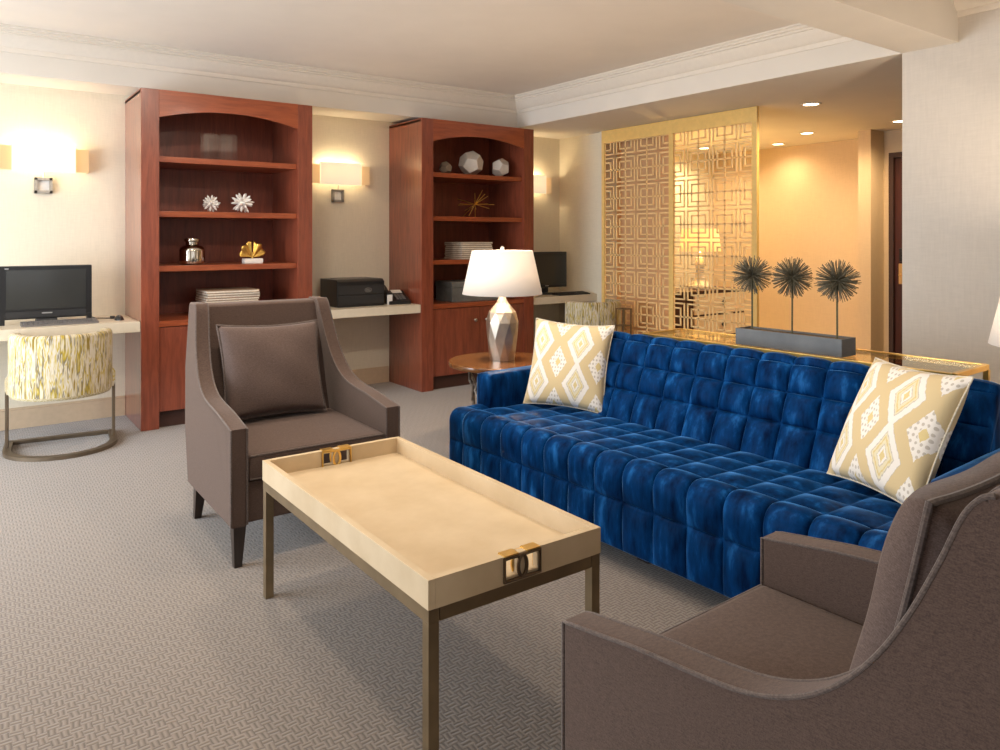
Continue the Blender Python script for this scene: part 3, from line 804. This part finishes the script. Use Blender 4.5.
# ------------------------------------------------------------------ lattice screen
def lattice_panel(bm, y0, y1, z0, z1, x, p, w=.0135, th=.007):
    """concentric squares with crossing lines; half units on the sides, half unit at the top"""
    def bar(ya, yb, za, zb):
        ya, yb = max(min(ya, yb), y0), min(max(ya, yb), y1); za, zb = max(min(za, zb), z0), min(max(za, zb), z1)
        if yb-ya > .004 and zb-za > .004: box2(bm, (x-th/2, ya, za), (x+th/2, yb, zb))
    n = round((y1-y0)/p); k0 = -1
    ys = [y0+p*k for k in range(n+1)]                 # unit centres (half units on both sides)
    zs = []; z = z1
    while z > z0-p: zs.append(z); z -= p
    for yc in ys: bar(yc-w/2, yc+w/2, z0, z1)
    for zc in zs: bar(y0, y1, zc-w/2, zc+w/2)
    for yc in ys:
        for zc in zs:
            for h in (p*.43, p*.275):
                for s in (-1, 1):
                    bar(yc+s*h-w/2, yc+s*h+w/2, zc-h-w/2, zc+h+w/2); bar(yc-h, yc+h, zc+s*h-w/2, zc+s*h+w/2)
    # short ties between neighbouring squares
t = thing('lattice_screen', 'gold geometric lattice room divider behind the blue sofa', 'room divider', (5.195, 0, 0))
YA, YM, YZ = 3.64, 4.53, 5.42
b = new_bm(); box2(b, (-.016, YA, 2.245), (.016, YZ, ZS-.003), .003); obj('top_rail', b, 'lattice_f', t)
b = new_bm(); box2(b, (-.016, YA, 0), (.016, YZ, .06), .003); obj('bottom_rail', b, 'lattice_f', t)
for y, w in ((YA, .05), (YM-.025, .05), (YZ-.04, .04)):
    b = new_bm(); box2(b, (-.016, y, .06), (.016, y+w, 2.245), .003); obj('post', b, 'lattice_f', t)
for a, c in ((YA+.05, YM-.025), (YM+.025, YZ-.04)):
    b = new_bm(); lattice_panel(b, a, c, .06, 2.245, 0, (c-a)/3); obj('lattice_panel', b, 'lattice', t, smooth=0)

# ------------------------------------------------------------------ hall: chest and lamp behind the screen
t = thing('drawer_chest', 'dark chest with pale drawers standing behind the lattice screen', 'chest', (6.20, 4.90, 0), 0)
b = new_bm(); box2(b, (-.58, .02, .06), (.58, .42, .755), .004); box2(b, (-.60, .0, .755), (.60, .44, .78), .004); obj('carcass', b, 'chestdark', t)
for z0 in (.09, .315, .54):
    b = new_bm(); box2(b, (-.24, .002, z0), (.565, .022, z0+.205), .004); d = obj('drawer', b, 'chestpale', t)
    b = new_bm(); lathe(b, [(.008, 0), (.008, .015), (.024, .02), (.026, .032), (.012, .04)], 16)
    for v in b.verts: v.co = Vector((.185+v.co.x, .002-v.co.z, z0+.11+v.co.y))
    obj('knob', b, 'black', d)
for x in (-.53, .53):
    b = new_bm(); box2(b, (x-.03, .04, 0), (x+.03, .40, .06), .003); obj('leg', b, 'chestdark', t)
t = thing('table_lamp', 'cream table lamp glowing yellow behind the lattice screen', 'lamp', (6.28, 5.10, .7805))
b = new_bm(); lathe(b, [(.12, 0), (.125, .02), (.11, .05), (.05, .10), (.04, .20), (.055, .26), (.03, .32), (.012, .38)], 32); obj('lamp_base', b, 'facet', t, smooth=60)
b = new_bm(); lathe(b, [(.215, .39), (.185, .625)], 40, cap=False); o = obj('lamp_shade', b, 'shade_y', t); sm = o.modifiers.new('thick', 'SOLIDIFY'); sm.thickness = .003
b = new_bm(); lathe(b, [(.008, .38), (.03, .44), (.03, .47), (.005, .50)], 16); obj('bulb', b, 'bulb', t)
light('hall_lamp_light', 'POINT', (6.28, 5.10, .7805+.53), 40, (1, .62, .20), shadow_soft_size=.05)
# small open rack at the foot of the screen
t = thing('magazine_rack', 'small open brown metal rack at the left foot of the screen', 'rack', (4.86, 4.80, 0))
for y in (-.05, .05):
    b = new_bm(); box2(b, (-.05, y-.006, 0), (-.038, y+.006, .68)); box2(b, (.038, y-.006, 0), (.05, y+.006, .68)); obj('upright', b, 'bronze', t)
for z in (.12, .4, .52, .67):
    b = new_bm(); box2(b, (-.05, -.05, z), (-.04, .05, z+.01)); box2(b, (.04, -.05, z), (.05, .05, z+.01)); box2(b, (-.05, -.05, z), (.05, -.04, z+.01)); box2(b, (-.05, .04, z), (.05, .05, z+.01)); obj('rail', b, 'bronze', t)

# ------------------------------------------------------------------ sofa
def interp_path(pts, n_per=None, step=.012):
    """resample a polyline with rounded corners already in it; returns list of (pos, normal, s)"""
    P = [Vector(p) for p in pts]; L = [0]
    for a, c in zip(P, P[1:]): L.append(L[-1]+(c-a).length)
    return P, L
def path_at(P, L, s):
    s = max(0, min(L[-1], s))
    for i in range(len(P)-1):
        if s <= L[i+1]+1e-9:
            f = (s-L[i])/max(1e-9, L[i+1]-L[i]); return P[i].lerp(P[i+1], f)
    return P[-1].copy()
def arc(cx, cz, r, a0, a1, n=10):
    return [(cx+r*math.cos(R(a0+(a1-a0)*k/n)), cz+r*math.sin(R(a0+(a1-a0)*k/n))) for k in range(n+1)]
def tufted(bm, path, rows, cols, bulge, close_pts, sub=16, smooth_after=None, soft_after=None, power=3):
    """path: (x,z) profile; rows: arc-length breaks; cols: y breaks; cells bulge along the profile normal"""
    P, L = interp_path([(x, 0, z) for x, z in path])
    def samples(br):
        o = []
        for a, c in zip(br, br[1:]):
            for k in range(sub):
                tt = k/sub; q = .5-.5*math.cos(PI*tt)*(1-.0)        # denser near the seams
                o.append((a+(c-a)*(.35*tt+.65*q), (.35*tt+.65*q)*2-1))
        o.append((br[-1], 1)); return o
    S = samples(rows); Yv = samples(cols)
    f = lambda v: max(0, 1-abs(v)**power)**.5
    g = lambda v: max(0, 1-abs(v)**2.0)**.8
    grid = []
    for s, sv in S:
        p = path_at(P, L, s); e = .02; tg = (path_at(P, L, s+e)-path_at(P, L, s-e)).normalized(); nrm = Vector((-tg.z, 0, tg.x))
        row = []
        for y, yv in Yv:
            h = bulge*f(sv)*f(yv)
            if abs(y) > cols[-1]-.13: h *= .5
            if soft_after is not None and s > soft_after: h = .65*bulge*g(sv)*g(yv)+.003
            if smooth_after is not None and s > smooth_after: h = bulge*.9*(.25+.75*f(yv)*max(0, 1-(s-smooth_after)/.1))
            row.append(bm.verts.new((p.x+nrm.x*h, y, p.z+nrm.z*h)))
        grid.append(row)
    for A, B in zip(grid, grid[1:]):
        for k in range(len(A)-1): bm.faces.new((A[k], A[k+1], B[k+1], B[k]))
    e0 = [bm.verts.new((x, cols[0], z)) for x, z in close_pts]; e1 = [bm.verts.new((x, cols[-1], z)) for x, z in close_pts]
    bm.faces.new([r[0] for r in grid]+e0); bm.faces.new(([r[-1] for r in grid]+e1)[::-1])
    # back/bottom skin
    def skin(A, B): 
        bm.faces.new(A+B)
    last, first = grid[-1], grid[0]
    chain0 = [last[0]]+e0+[first[0]]; chain1 = [last[-1]]+e1+[first[-1]]
    for i in range(len(chain0)-1):
        if i == 0: bm.faces.new(last+[chain1[1], chain0[1]] if len(chain0) > 2 else last+first[::-1])
        elif i == len(chain0)-2: bm.faces.new([chain0[i], chain1[i]]+first[::-1])
        else: bm.faces.new((chain0[i], chain1[i], chain1[i+1], chain0[i+1]))

SOFA = thing('tufted_sofa', 'long blue velvet sofa with square biscuit tufting', 'sofa', (2.13, 2.12, 0), R(2.4))
HL = 1.19
w = .1545
ncol = 15; cols = [-HL+.035]; 
c0 = HL-.12
seams = [c0-w*k for k in range(16)]
cols = sorted([HL]+[s for s in seams if s > -HL+.03]+[-HL])
b = new_bm()
path = [(.0, .082), (.0, .37)]+arc(.055, .37, .055, 180, 90)+[(.62, .405)]
tufted(b, path, [0, .193, .428, .583, .738, .89], cols, .023, [(.62, .082)], soft_after=.428, power=2.5)
obj('seat', b, 'velvet', SOFA, smooth=75)
b = new_bm()
bp = [(.545, .36), (.693, .743)]+arc(.745, .743, .052, 168, 60, 8)+[(.82, .768)]+arc(.82, .743, .025, 80, 0, 4)+[(.85, .10)]
PL = interp_path([(x, 0, z) for x, z in bp])[1]
tot = PL[-1]; s1 = .455
bcols = sorted([HL-.115]+[s for s in seams if abs(s) < HL-.13]+[-(HL-.115)])
tufted(b, bp, [0, .205, .335, .455, .54, tot], bcols, .034, [(.60, .10)], smooth_after=.47, power=2.1)
obj('backrest', b, 'velvet', SOFA, smooth=75)
for s in (-1, 1):
    b = new_bm(); y0, y1 = sorted((s*(HL-.125), s*HL))
    vs = box2(b, (.165, y0, .385), (.853, y1, .60), .03)
    obj('arm', b, 'velvet', SOFA, smooth=60)
    b = new_bm(); box2(b, (.58, y0+.004, .09), (.85, y1-.004, .39), .01); obj('arm_base', b, 'velvet', SOFA)
for x in (.16, .76):
    for y in (-1.1, 0, 1.1):
        b = new_bm(); box(b, (x, y, .047), (.06, .06, .0938), .004); obj('leg', b, 'espresso', SOFA)

# ------------------------------------------------------------------ cushions
def pillow_bm(w, h, t, puff=.5, n=28, pinch=.06):
    """standing in the XZ plane, bottom at z=0, front towards -Y; UV u along x, v up"""
    bm = new_bm(); uvl = bm.loops.layers.uv.active
    fr, bk = {}, {}
    def pos(i, j, s):
        u, v = -1+2*i/n, -1+2*j/n
        g = (max(0, 1-u*u)*max(0, 1-v*v))**puff
        x = u*(1-pinch*(1-v*v)*1.0)*w/2; z = v*(1-pinch*(1-u*u))*h/2
        wob = .006*math.sin(5*u+2*v)*math.cos(4*v)*g
        return Vector((x, s*(t/2*g+wob), z+h/2))
    for i in range(n+1):
        for j in range(n+1):
            fr[i, j] = bm.verts.new(pos(i, j, -1))
            bk[i, j] = fr[i, j] if i in (0, n) or j in (0, n) else bm.verts.new(pos(i, j, 1))
    for i in range(n):
        for j in range(n):
            for d, order in ((fr, ((i, j), (i+1, j), (i+1, j+1), (i, j+1))), (bk, ((i, j), (i, j+1), (i+1, j+1), (i+1, j)))):
                try: f = bm.faces.new([d[k] for k in order])
                except ValueError: continue
                for lp, k in zip(f.loops, order): lp[uvl].uv = (k[0]/n, k[1]/n)
    edge = [pos(i, 0, 1) for i in range(n)]+[pos(n, j, 1) for j in range(n)]+[pos(i, n, 1) for i in range(n, 0, -1)]+[pos(0, j, 1) for j in range(n, 0, -1)]
    return bm, edge
def pillow(name, label, cat, loc, face, lean, w, h, t, mat, cordmat, group=None, roll=0, cord=.003, puff=.40, pinch=.075):
    """face: direction (x,y) the front looks; lean: backwards tilt in degrees"""
    bm, edge = pillow_bm(w, h, t, puff, pinch=pinch)
    o = obj(name, bm, mat, None, loc, 70)
    rz = math.atan2(face[1], face[0])+PI/2
    o.rotation_euler = (Matrix.Rotation(rz, 3, 'Z') @ Matrix.Rotation(-R(lean), 3, 'X') @ Matrix.Rotation(R(roll), 3, 'Y')).to_euler()
    tag(o, label, cat, group)
    b = new_bm(); tube(b, edge, cord, 8, True); obj('piping', b, cordmat, o)
    return o
pillow('throw_pillow', 'yellow and white ikat pillow leaning at the far end of the sofa', 'pillow', (2.545, 2.95, .43), (-.84, -.54), 18, .435, .46, .15, 'ikat', 'ikat_cord', 'ikat pillows on the sofa', 3)
pillow('throw_pillow', 'yellow and white ikat pillow leaning at the near end of the sofa', 'pillow', (2.55, 1.345, .44), (-.917, .40), 27, .445, .475, .16, 'ikat', 'ikat_cord', 'ikat pillows on the sofa', -1)

# ------------------------------------------------------------------ armchairs
def armchair(label, loc, rz):
    t = thing('armchair', label, 'armchair', loc, rz, 'mocha upholstered armchairs')
    W, th = .75, .068
    def smoothed(P, n=5):
        o = []
        for i in range(len(P)-1):
            p0, p1, p2, p3 = P[max(i-1, 0)], P[i], P[i+1], P[min(i+2, len(P)-1)]
            for k in range(n):
                t_ = k/n; o.append(tuple(.5*((2*b_)+(-a_+c_)*t_+(2*a_-5*b_+4*c_-d_)*t_*t_+(-a_+3*b_-3*c_+d_)*t_**3) for a_, b_, c_, d_ in zip(p0, p1, p2, p3)))
        return o+[P[-1]]
    top = [(0, .555), (.10, .570), (.2, .585), (.32, .597), (.42, .613), (.50, .645), (.56, .69), (.61, .75), (.65, .82), (.685, .90), (.71, .965), (.73, .993), (.745, 1.0)]
    top = smoothed(top, 4)
    out = [(0, .165)]+top+[(.845, 1.0), (.855, .985), (.80, .70), (.745, .42), (.70, .165)]
    for s in (-1, 1):
        b = new_bm(); x0, x1 = sorted((s*W/2, s*(W/2-th))); prism(b, out, 'x', x0, x1, .010); obj('arm', b, 'mocha', t, smooth=50)
        # piping round the outer edge of the arm
        b = new_bm(); tube(b, [(s*(W/2-.002), y, z) for y, z in [(-.001, .17)]+[(max(y-.0, -.001), z-.0015) for y, z in top]], .004, 8); obj('piping', b, 'mocha_pipe', t)
        b = new_bm(); tube(b, [(s*(W/2-th+.002), y, z) for y, z in [(-.001, .17)]+[(y-.0, z-.0015) for y, z in top]], .004, 8); obj('piping', b, 'mocha_pipe', t)
    xi = W/2-th
    b = new_bm(); prism(b, [(.60, .30), (.70, .70), (.755, .975), (.775, .992), (.842, .992), (.85, .98), (.797, .70), (.742, .42), (.697, .17), (.60, .17)], 'x', -xi-.002, xi+.002, .006); obj('back', b, 'mocha', t, smooth=50)
    b = new_bm(); box2(b, (-xi-.001, .012, .17), (xi+.001, .62, .335), .01); obj('seat_base', b, 'mocha', t)
    # seat cushion with a crowned top
    b = new_bm(); n = 16
    vs = box(b, (0, .315, .39), (2*xi-.004, .625, .105), .018, seg=3)
    bmesh.ops.subdivide_edges(b, edges=[e for e in b.edges if e.calc_length() > .2], cuts=8, use_grid_fill=True)
    for v in b.verts:
        if v.co.z > .40:
            u, q = v.co.x/xi, (v.co.y-.315)/.3125; v.co.z += .016*max(0, 1-u*u)*max(0, 1-q*q)
    obj('seat_cushion', b, 'mocha', t, smooth=60)
    for z in (.345, .437):
        b = new_bm(); tube(b, [(-xi+.01, .0065, z), (xi-.01, .0065, z)], .005, 8); obj('piping', b, 'mocha_pipe', t)
    for x, y, dx, dy in ((-.335, .035, -.006, -.008), (.335, .035, .006, -.008), (-.33, .64, -.008, .03), (.33, .64, .008, .03)):
        b = new_bm(); box(b, (x, y, .085), (.052, .052, .17), .003)
        for v in b.verts:
            f = 1-v.co.z/.17
            v.co.x = x+(v.co.x-x)*(1-.42*f)+dx*f; v.co.y = y+(v.co.y-y)*(1-.42*f)+dy*f
        obj('leg', b, 'espresso', t)
    for ch in t.children:      # the wings draw in a little towards the top of the back
        for v in ch.data.vertices:
            v.co.x *= 1-.115*max(0, min(1, (v.co.z-.56)/.44))
    return t
armchair('mocha armchair standing behind the coffee table near the left bookcase', (1.255, 3.02, 0), R(-.4))
armchair('mocha armchair in the near right corner, side towards us', (1.354, 1.145, 0), PI+R(1.5))
pillow('seat_pillow', 'square mocha pillow on the armchair near the left bookcase', 'pillow', (1.245, 3.525, .462), (.02, -1), 17, .50, .455, .17, 'mocha_pillow', 'mocha_pipe', 'mocha pillows on the armchairs', 1, .006, .36)
pillow('seat_pillow', 'large mocha pillow on the near right armchair', 'pillow', (1.37, .625, .462), (-.03, 1), 14, .54, .50, .17, 'mocha_pillow', 'mocha_pipe', 'mocha pillows on the armchairs', 0, .006, .22)

# ------------------------------------------------------------------ coffee table
TX0, TX1, TY0, TY1 = .913, 1.477, 1.548, 2.742
t = thing('coffee_table', 'cream tray-top coffee table on bronze legs', 'table', ((TX0+TX1)/2, (TY0+TY1)/2, 0))
a, c = (TX1-TX0)/2, (TY1-TY0)/2
TZ0, TZ1, tw = .427, .50, .02
tr = None
b = new_bm()
box2(b, (-a+.005, -c+.005, TZ0+.001), (a-.005, c-.005, TZ0+.014))
for s in (-1, 1):
    x0, x1 = sorted((s*a, s*(a-tw))); box2(b, (x0, -c, TZ0), (x1, c, TZ1), .0015)
    y0, y1 = sorted((s*c, s*(c-tw)))
    # end wall with two handle cut-outs
    for xa, xb, za, zb in ((-a+tw, -.052, TZ0, TZ1), (.052, a-tw, TZ0, TZ1), (-.052, .052, TZ0, TZ0+.018), (-.012, .012, TZ0+.018, TZ1-.012), (-.052, .052, TZ1-.012, TZ1)):
        box2(b, (xa, y0, za), (xb, y1, zb))
obj('tray', b, 'tray', t, smooth=30)
for s in (-1, 1):
    h = None
    for q in (-1, 1):
        b = new_bm(); yy = s*(c+.0035)
        pts = [(-.059, TZ0+.006), (.0, TZ0+.006)]+[(.0+.018*math.cos(R(x)), (TZ0+TZ1)/2+.003+.0275*math.sin(R(x))) for x in range(-90, 91, 15)]+[(-.0, TZ1-.0025), (-.059, TZ1-.0025)]
        pts = [(-.058, TZ0+.009), (-.003, TZ0+.009)]+[(-.003+.017*math.cos(R(x)), TZ0+.0385+.0295*math.sin(R(x))) for x in range(-75, 76, 15)]+[(-.003, TZ0+.068), (-.058, TZ0+.068)]
        tube(b, [(-q*x if q > 0 else -q*x, yy, z) for x, z in pts], .005, 6, True)
        obj('handle', b, 'bronze_d' if s < 0 else 'brass', t)
    b = new_bm(); yi = s*(c-tw-.003)
    for q in (-1, 1):
        tube(b, [(q*x, yi, z) for x, z in pts], .005, 6, True)
        x0, x1 = sorted((q*.058, q*.014)); y0, y1 = sorted((s*(c+.006), s*(c-tw-.006))); box2(b, (x0, y0, TZ1-.0005), (x1, y1, TZ1+.003))
    obj('handle', b, 'brass', t)
lw = .03
b = new_bm()
for s in (-1, 1):
    x0, x1 = sorted((s*(a-.002), s*(a-.002-lw))); box2(b, (x0, -c+.002, TZ0-.034), (x1, c-.002, TZ0-.0008), .0006)
    y0, y1 = sorted((s*(c-.002), s*(c-.002-lw))); box2(b, (-a+.034, y0, TZ0-.034), (a-.034, y1, TZ0-.0008), .0006)
box2(b, (-a+.01, -c+.01, TZ0-.007), (a-.01, c-.01, TZ0))
obj('frame', b, 'bronze', t)
for s in (-1, 1):
    for q in (-1, 1):
        b = new_bm(); box(b, (s*(a-.002-lw/2), q*(c-.002-lw/2), (TZ0-.034)/2), (lw, lw, TZ0-.034), .002); obj('leg', b, 'bronze', t)

# ------------------------------------------------------------------ side tables and silver lamps
def side_table(loc, zt, r, label):
    t = thing('side_table', label, 'table', loc, 0, 'round side tables by the sofa')
    b = new_bm(); lathe(b, [(r-.02, zt-.034), (r-.004, zt-.03), (r, zt-.018), (r-.003, zt-.004), (r-.012, zt)], 64); obj('tabletop', b, 'tabletop', t)
    q = random.Random(11)
    N = 12; ring = .62*r
    b = new_bm(); tube(b, [(ring*math.cos(2*PI*k/36), ring*math.sin(2*PI*k/36), .008) for k in range(36)], .008, 8, True); tube(b, [(ring*math.cos(2*PI*k/36), ring*math.sin(2*PI*k/36), zt-.042) for k in range(36)], .008, 8, True); obj('base_ring', b, 'twig', t)
    for k in range(N):
        b = new_bm(); a0 = 2*PI*k/N; s = 1 if k % 2 else -1; pts = []; rads = []
        for i in range(13):
            f = i/12; aa = a0+s*.55*math.sin(f*PI*2)+q.uniform(-.04, .04); rr = ring*(1-.12*math.sin(f*PI))+q.uniform(-.008, .008)
            pts.append((rr*math.cos(aa), rr*math.sin(aa), .004+f*(zt-.044))); rads.append(.007+.004*q.random())
        tube(b, pts, .007, 8, rads=rads)
        for f in (4, 8):
            p = Vector(pts[f]); o = Vector(pts[f+1]); d = Vector((-p.y, p.x, .10)).normalized()
            tube(b, [p, p+d*.03+Vector((0, 0, .02)), p+d*.055+Vector((0, 0, .055))], .004, 6, rads=[.006, .005, .003])
        obj('twig_leg', b, 'twig', t)
def silver_lamp(loc, label, watts):
    t = thing('table_lamp', label, 'lamp', loc, R(8), 'silver faceted lamps with white shades')
    prof = [(.078, 0), (.094, .13), (.103, .235), (.086, .30), (.040, .352), (.017, .40)]
    b = new_bm(); n = 10; rings = []
    for i, (r, z) in enumerate(prof):
        off = PI/n*(i % 2); rings.append([b.verts.new((r*math.cos(2*PI*k/n+off), r*math.sin(2*PI*k/n+off), z)) for k in range(n)])
    for i, (A, B) in enumerate(zip(rings, rings[1:])):
        for k in range(n):
            k2 = (k+1) % n
            if i % 2 == 0: b.faces.new((A[k], A[k2], B[k])); b.faces.new((A[k2], B[k2], B[k]))
            else: b.faces.new((A[k], B[k2], B[k])); b.faces.new((A[k], A[k2], B[k2]))
    b.faces.new(rings[0][::-1]); b.faces.new(rings[-1])
    obj('lamp_base', b, 'lampbody', t, smooth=0)
    b = new_bm(); lathe(b, [(.25, .41), (.19, .68)], 64, cap=False); o = obj('lamp_shade', b, 'shade', t); sm = o.modifiers.new('thick', 'SOLIDIFY'); sm.thickness = .003
    b = new_bm(); tube(b, [(0, 0, .40), (0, 0, .69)], .005, 8)
    for k in range(3): tube(b, [(0, 0, .675), (.188*math.cos(k*2*PI/3), .188*math.sin(k*2*PI/3), .675)], .0025, 6)
    obj('harp', b, 'nickel', t)
    b = new_bm(); lathe(b, [(.006, .685), (.012, .69), (.012, .70), (.004, .708)], 16); obj('finial', b, 'facet', t)
    b = new_bm(); lathe(b, [(.012, .42), (.03, .48), (.03, .505), (.012, .53)], 16, (.02, 0, 0)); obj('bulb', b, 'bulb', t)
    light('lamp_light', 'POINT', (loc[0], loc[1], loc[2]+.58), watts, (1, .78, .55), shadow_soft_size=.06)
side_table((2.76, 3.775, 0), .555, .335, 'round wooden side table at the far end of the sofa')
silver_lamp((2.76, 3.775, .556), 'silver faceted lamp with white shade on the far side table', 24)
side_table((3.57, 1.08, 0), .47, .235, 'small round wooden side table behind the near end of the sofa')
silver_lamp((3.57, 1.10, .471), 'white-shaded lamp cut off by the right edge of the picture', 40)

# ------------------------------------------------------------------ console table, planter, topiaries
CZ = .802
t = thing('console_table', 'brass and glass console table behind the blue sofa', 'console table', (3.205, 2.065, 0), R(2.4))
ca, cc, bw = .165, .765, .022
b = new_bm()
for z in (CZ-bw/2, .14):
    for s in (-1, 1):
        square_tube(b, (s*ca, -cc, z), (s*ca, cc, z), bw); square_tube(b, (-ca, s*cc, z), (ca, s*cc, z), bw)
obj('frame', b, 'brass', t)
for s in (-1, 1):
    for q in (-1, 1):
        b = new_bm(); box2(b, (s*ca-bw/2, q*cc-bw/2, 0), (s*ca+bw/2, q*cc+bw/2, CZ-bw), .003); obj('leg', b, 'brass', t)
b = new_bm(); box2(b, (-ca+bw/2, -cc+bw/2, CZ-.012), (ca-bw/2, cc-bw/2, CZ-.003)); obj('glass_top', b, 'ctop', t)
b = new_bm(); box2(b, (-ca+bw/2, -cc+bw/2, .135), (ca-bw/2, cc-bw/2, .144)); obj('glass_shelf', b, 'ctop', t)
t = thing('planter', 'long low zinc planter box on the console behind the sofa', 'planter', (3.125, 2.005, CZ+.0005), R(1.5))
b = new_bm()
for s in (-1, 1):
    x0, x1 = sorted((s*.06, s*.053)); box2(b, (x0, -.265, 0), (x1, .265, .078), .001)
    y0, y1 = sorted((s*.265, s*.258)); box2(b, (-.053, y0, 0), (.053, y1, .078), .001)
box2(b, (-.053, -.258, 0), (.053, .258, .006)); obj('trough', b, 'zinc', t)
b = new_bm(); box2(b, (-.0525, -.2575, .0065), (.0525, .2575, .070)); obj('soil', b, 'moss', t)
def topiary(loc, zc, label, seed, r=.096):
    q = random.Random(seed)
    t = thing('urchin_topiary', label, 'plant', loc, q.uniform(0, 6), 'spiky ball topiaries in the zinc planter')
    b = new_bm(); tube(b, [(0, 0, 0), (.001, 0, zc*.5), (0, 0, zc)], .0042, 8); obj('stem', b, 'stem', t)
    b = new_bm(); bmesh.ops.create_icosphere(b, subdivisions=2, radius=r*.16)
    for v in b.verts: v.co.z += zc
    for d in sphere_dirs(300):
        d = (d+Vector((q.uniform(-.13, .13), q.uniform(-.13, .13), q.uniform(-.13, .13)))).normalized()
        L = r*q.uniform(.86, 1.03); cone(b, Vector((0, 0, zc))+d*r*.1, d, .0013, L-r*.1, 5, .0016)
    obj('spiky_head', b, 'urchin', t, smooth=0)
zs0 = CZ+.071
topiary((3.115, 2.215, zs0), 1.137-zs0, 'spiky ball topiary on a thin stem, closest to the lattice screen', 1)
topiary((3.12, 2.005, zs0), 1.134-zs0, 'middle spiky ball topiary on a thin stem', 2)
topiary((3.127, 1.79, zs0), 1.128-zs0, 'spiky ball topiary on a thin stem, at the planter dark end', 3)

# added downlights, unseen above the frame, to brighten the sitting area
for x, y, pw in ((.6, 2.5, 16), (2.0, 2.5, 16), (-.6, 4.2, 6), (1.2, 4.0, 19)):
    dup(proto, (x, y, ZC), 0, 'added unseen downlight in the main ceiling over the sitting area')['group'] = 'added unseen downlights over the sitting area'
    light('added_downlight', 'AREA', (x, y, ZC-.02), pw, (1, .88, .74), (0, 0, 0), shape='DISK', size=.22)

# ------------------------------------------------------------------ daylight
light('window_daylight_left', 'AREA', (XL+.02, (WL[0]+WL[1])/2, (WL[2]+WL[3])/2), 155, (.84, .92, 1.0), (0, -PI/2, 0), shape='RECTANGLE', size=WL[3]-WL[2], size_y=WL[1]-WL[0])
light('added_daylight_near', 'AREA', (XL+.02, (WN[0]+WN[1])/2, (WN[2]+WN[3])/2), 10, (1.0, .94, .86), (0, -PI/2, 0), shape='RECTANGLE', size=WN[3]-WN[2], size_y=WN[1]-WN[0])  # added fill light at the unseen near-left window
light('added_daylight_front', 'AREA', ((WF[0]+WF[1])/2, YF+.02, (WF[2]+WF[3])/2), 11, (1.0, .86, .70), (PI/2, 0, 0), shape='RECTANGLE', size=WF[1]-WF[0], size_y=WF[3]-WF[2])  # added warm fill at the unseen window behind the camera
wd = bpy.data.worlds.new('world'); SC.world = wd; wd.use_nodes = True
bg = wd.node_tree.nodes['Background']; bg.inputs[0].default_value = (.75, .85, 1, 1); bg.inputs[1].default_value = .8

# ------------------------------------------------------------------ camera and colour
cam = bpy.data.cameras.new('camera'); co = bpy.data.objects.new('camera', cam); COL.objects.link(co)
co.location = (0, 0, 1.32); co.rotation_euler = (PI/2, 0, -R(36)); cam.sensor_width = 36; cam.lens = 27; cam.shift_y = -.138; cam.clip_start = .05
SC.camera = co
SC.view_settings.view_transform = 'Standard'; SC.view_settings.look = 'None'; SC.view_settings.gamma = 1; SC.view_settings.exposure = 0.33
SC.view_settings.use_curve_mapping = False
SC.cycles.use_denoising = True
SC.cycles.max_bounces = 10; SC.cycles.diffuse_bounces = 5; SC.cycles.glossy_bounces = 4; SC.cycles.transmission_bounces = 8
SC.cycles.sample_clamp_indirect = 6; SC.cycles.caustics_refractive = False; SC.cycles.caustics_reflective = False
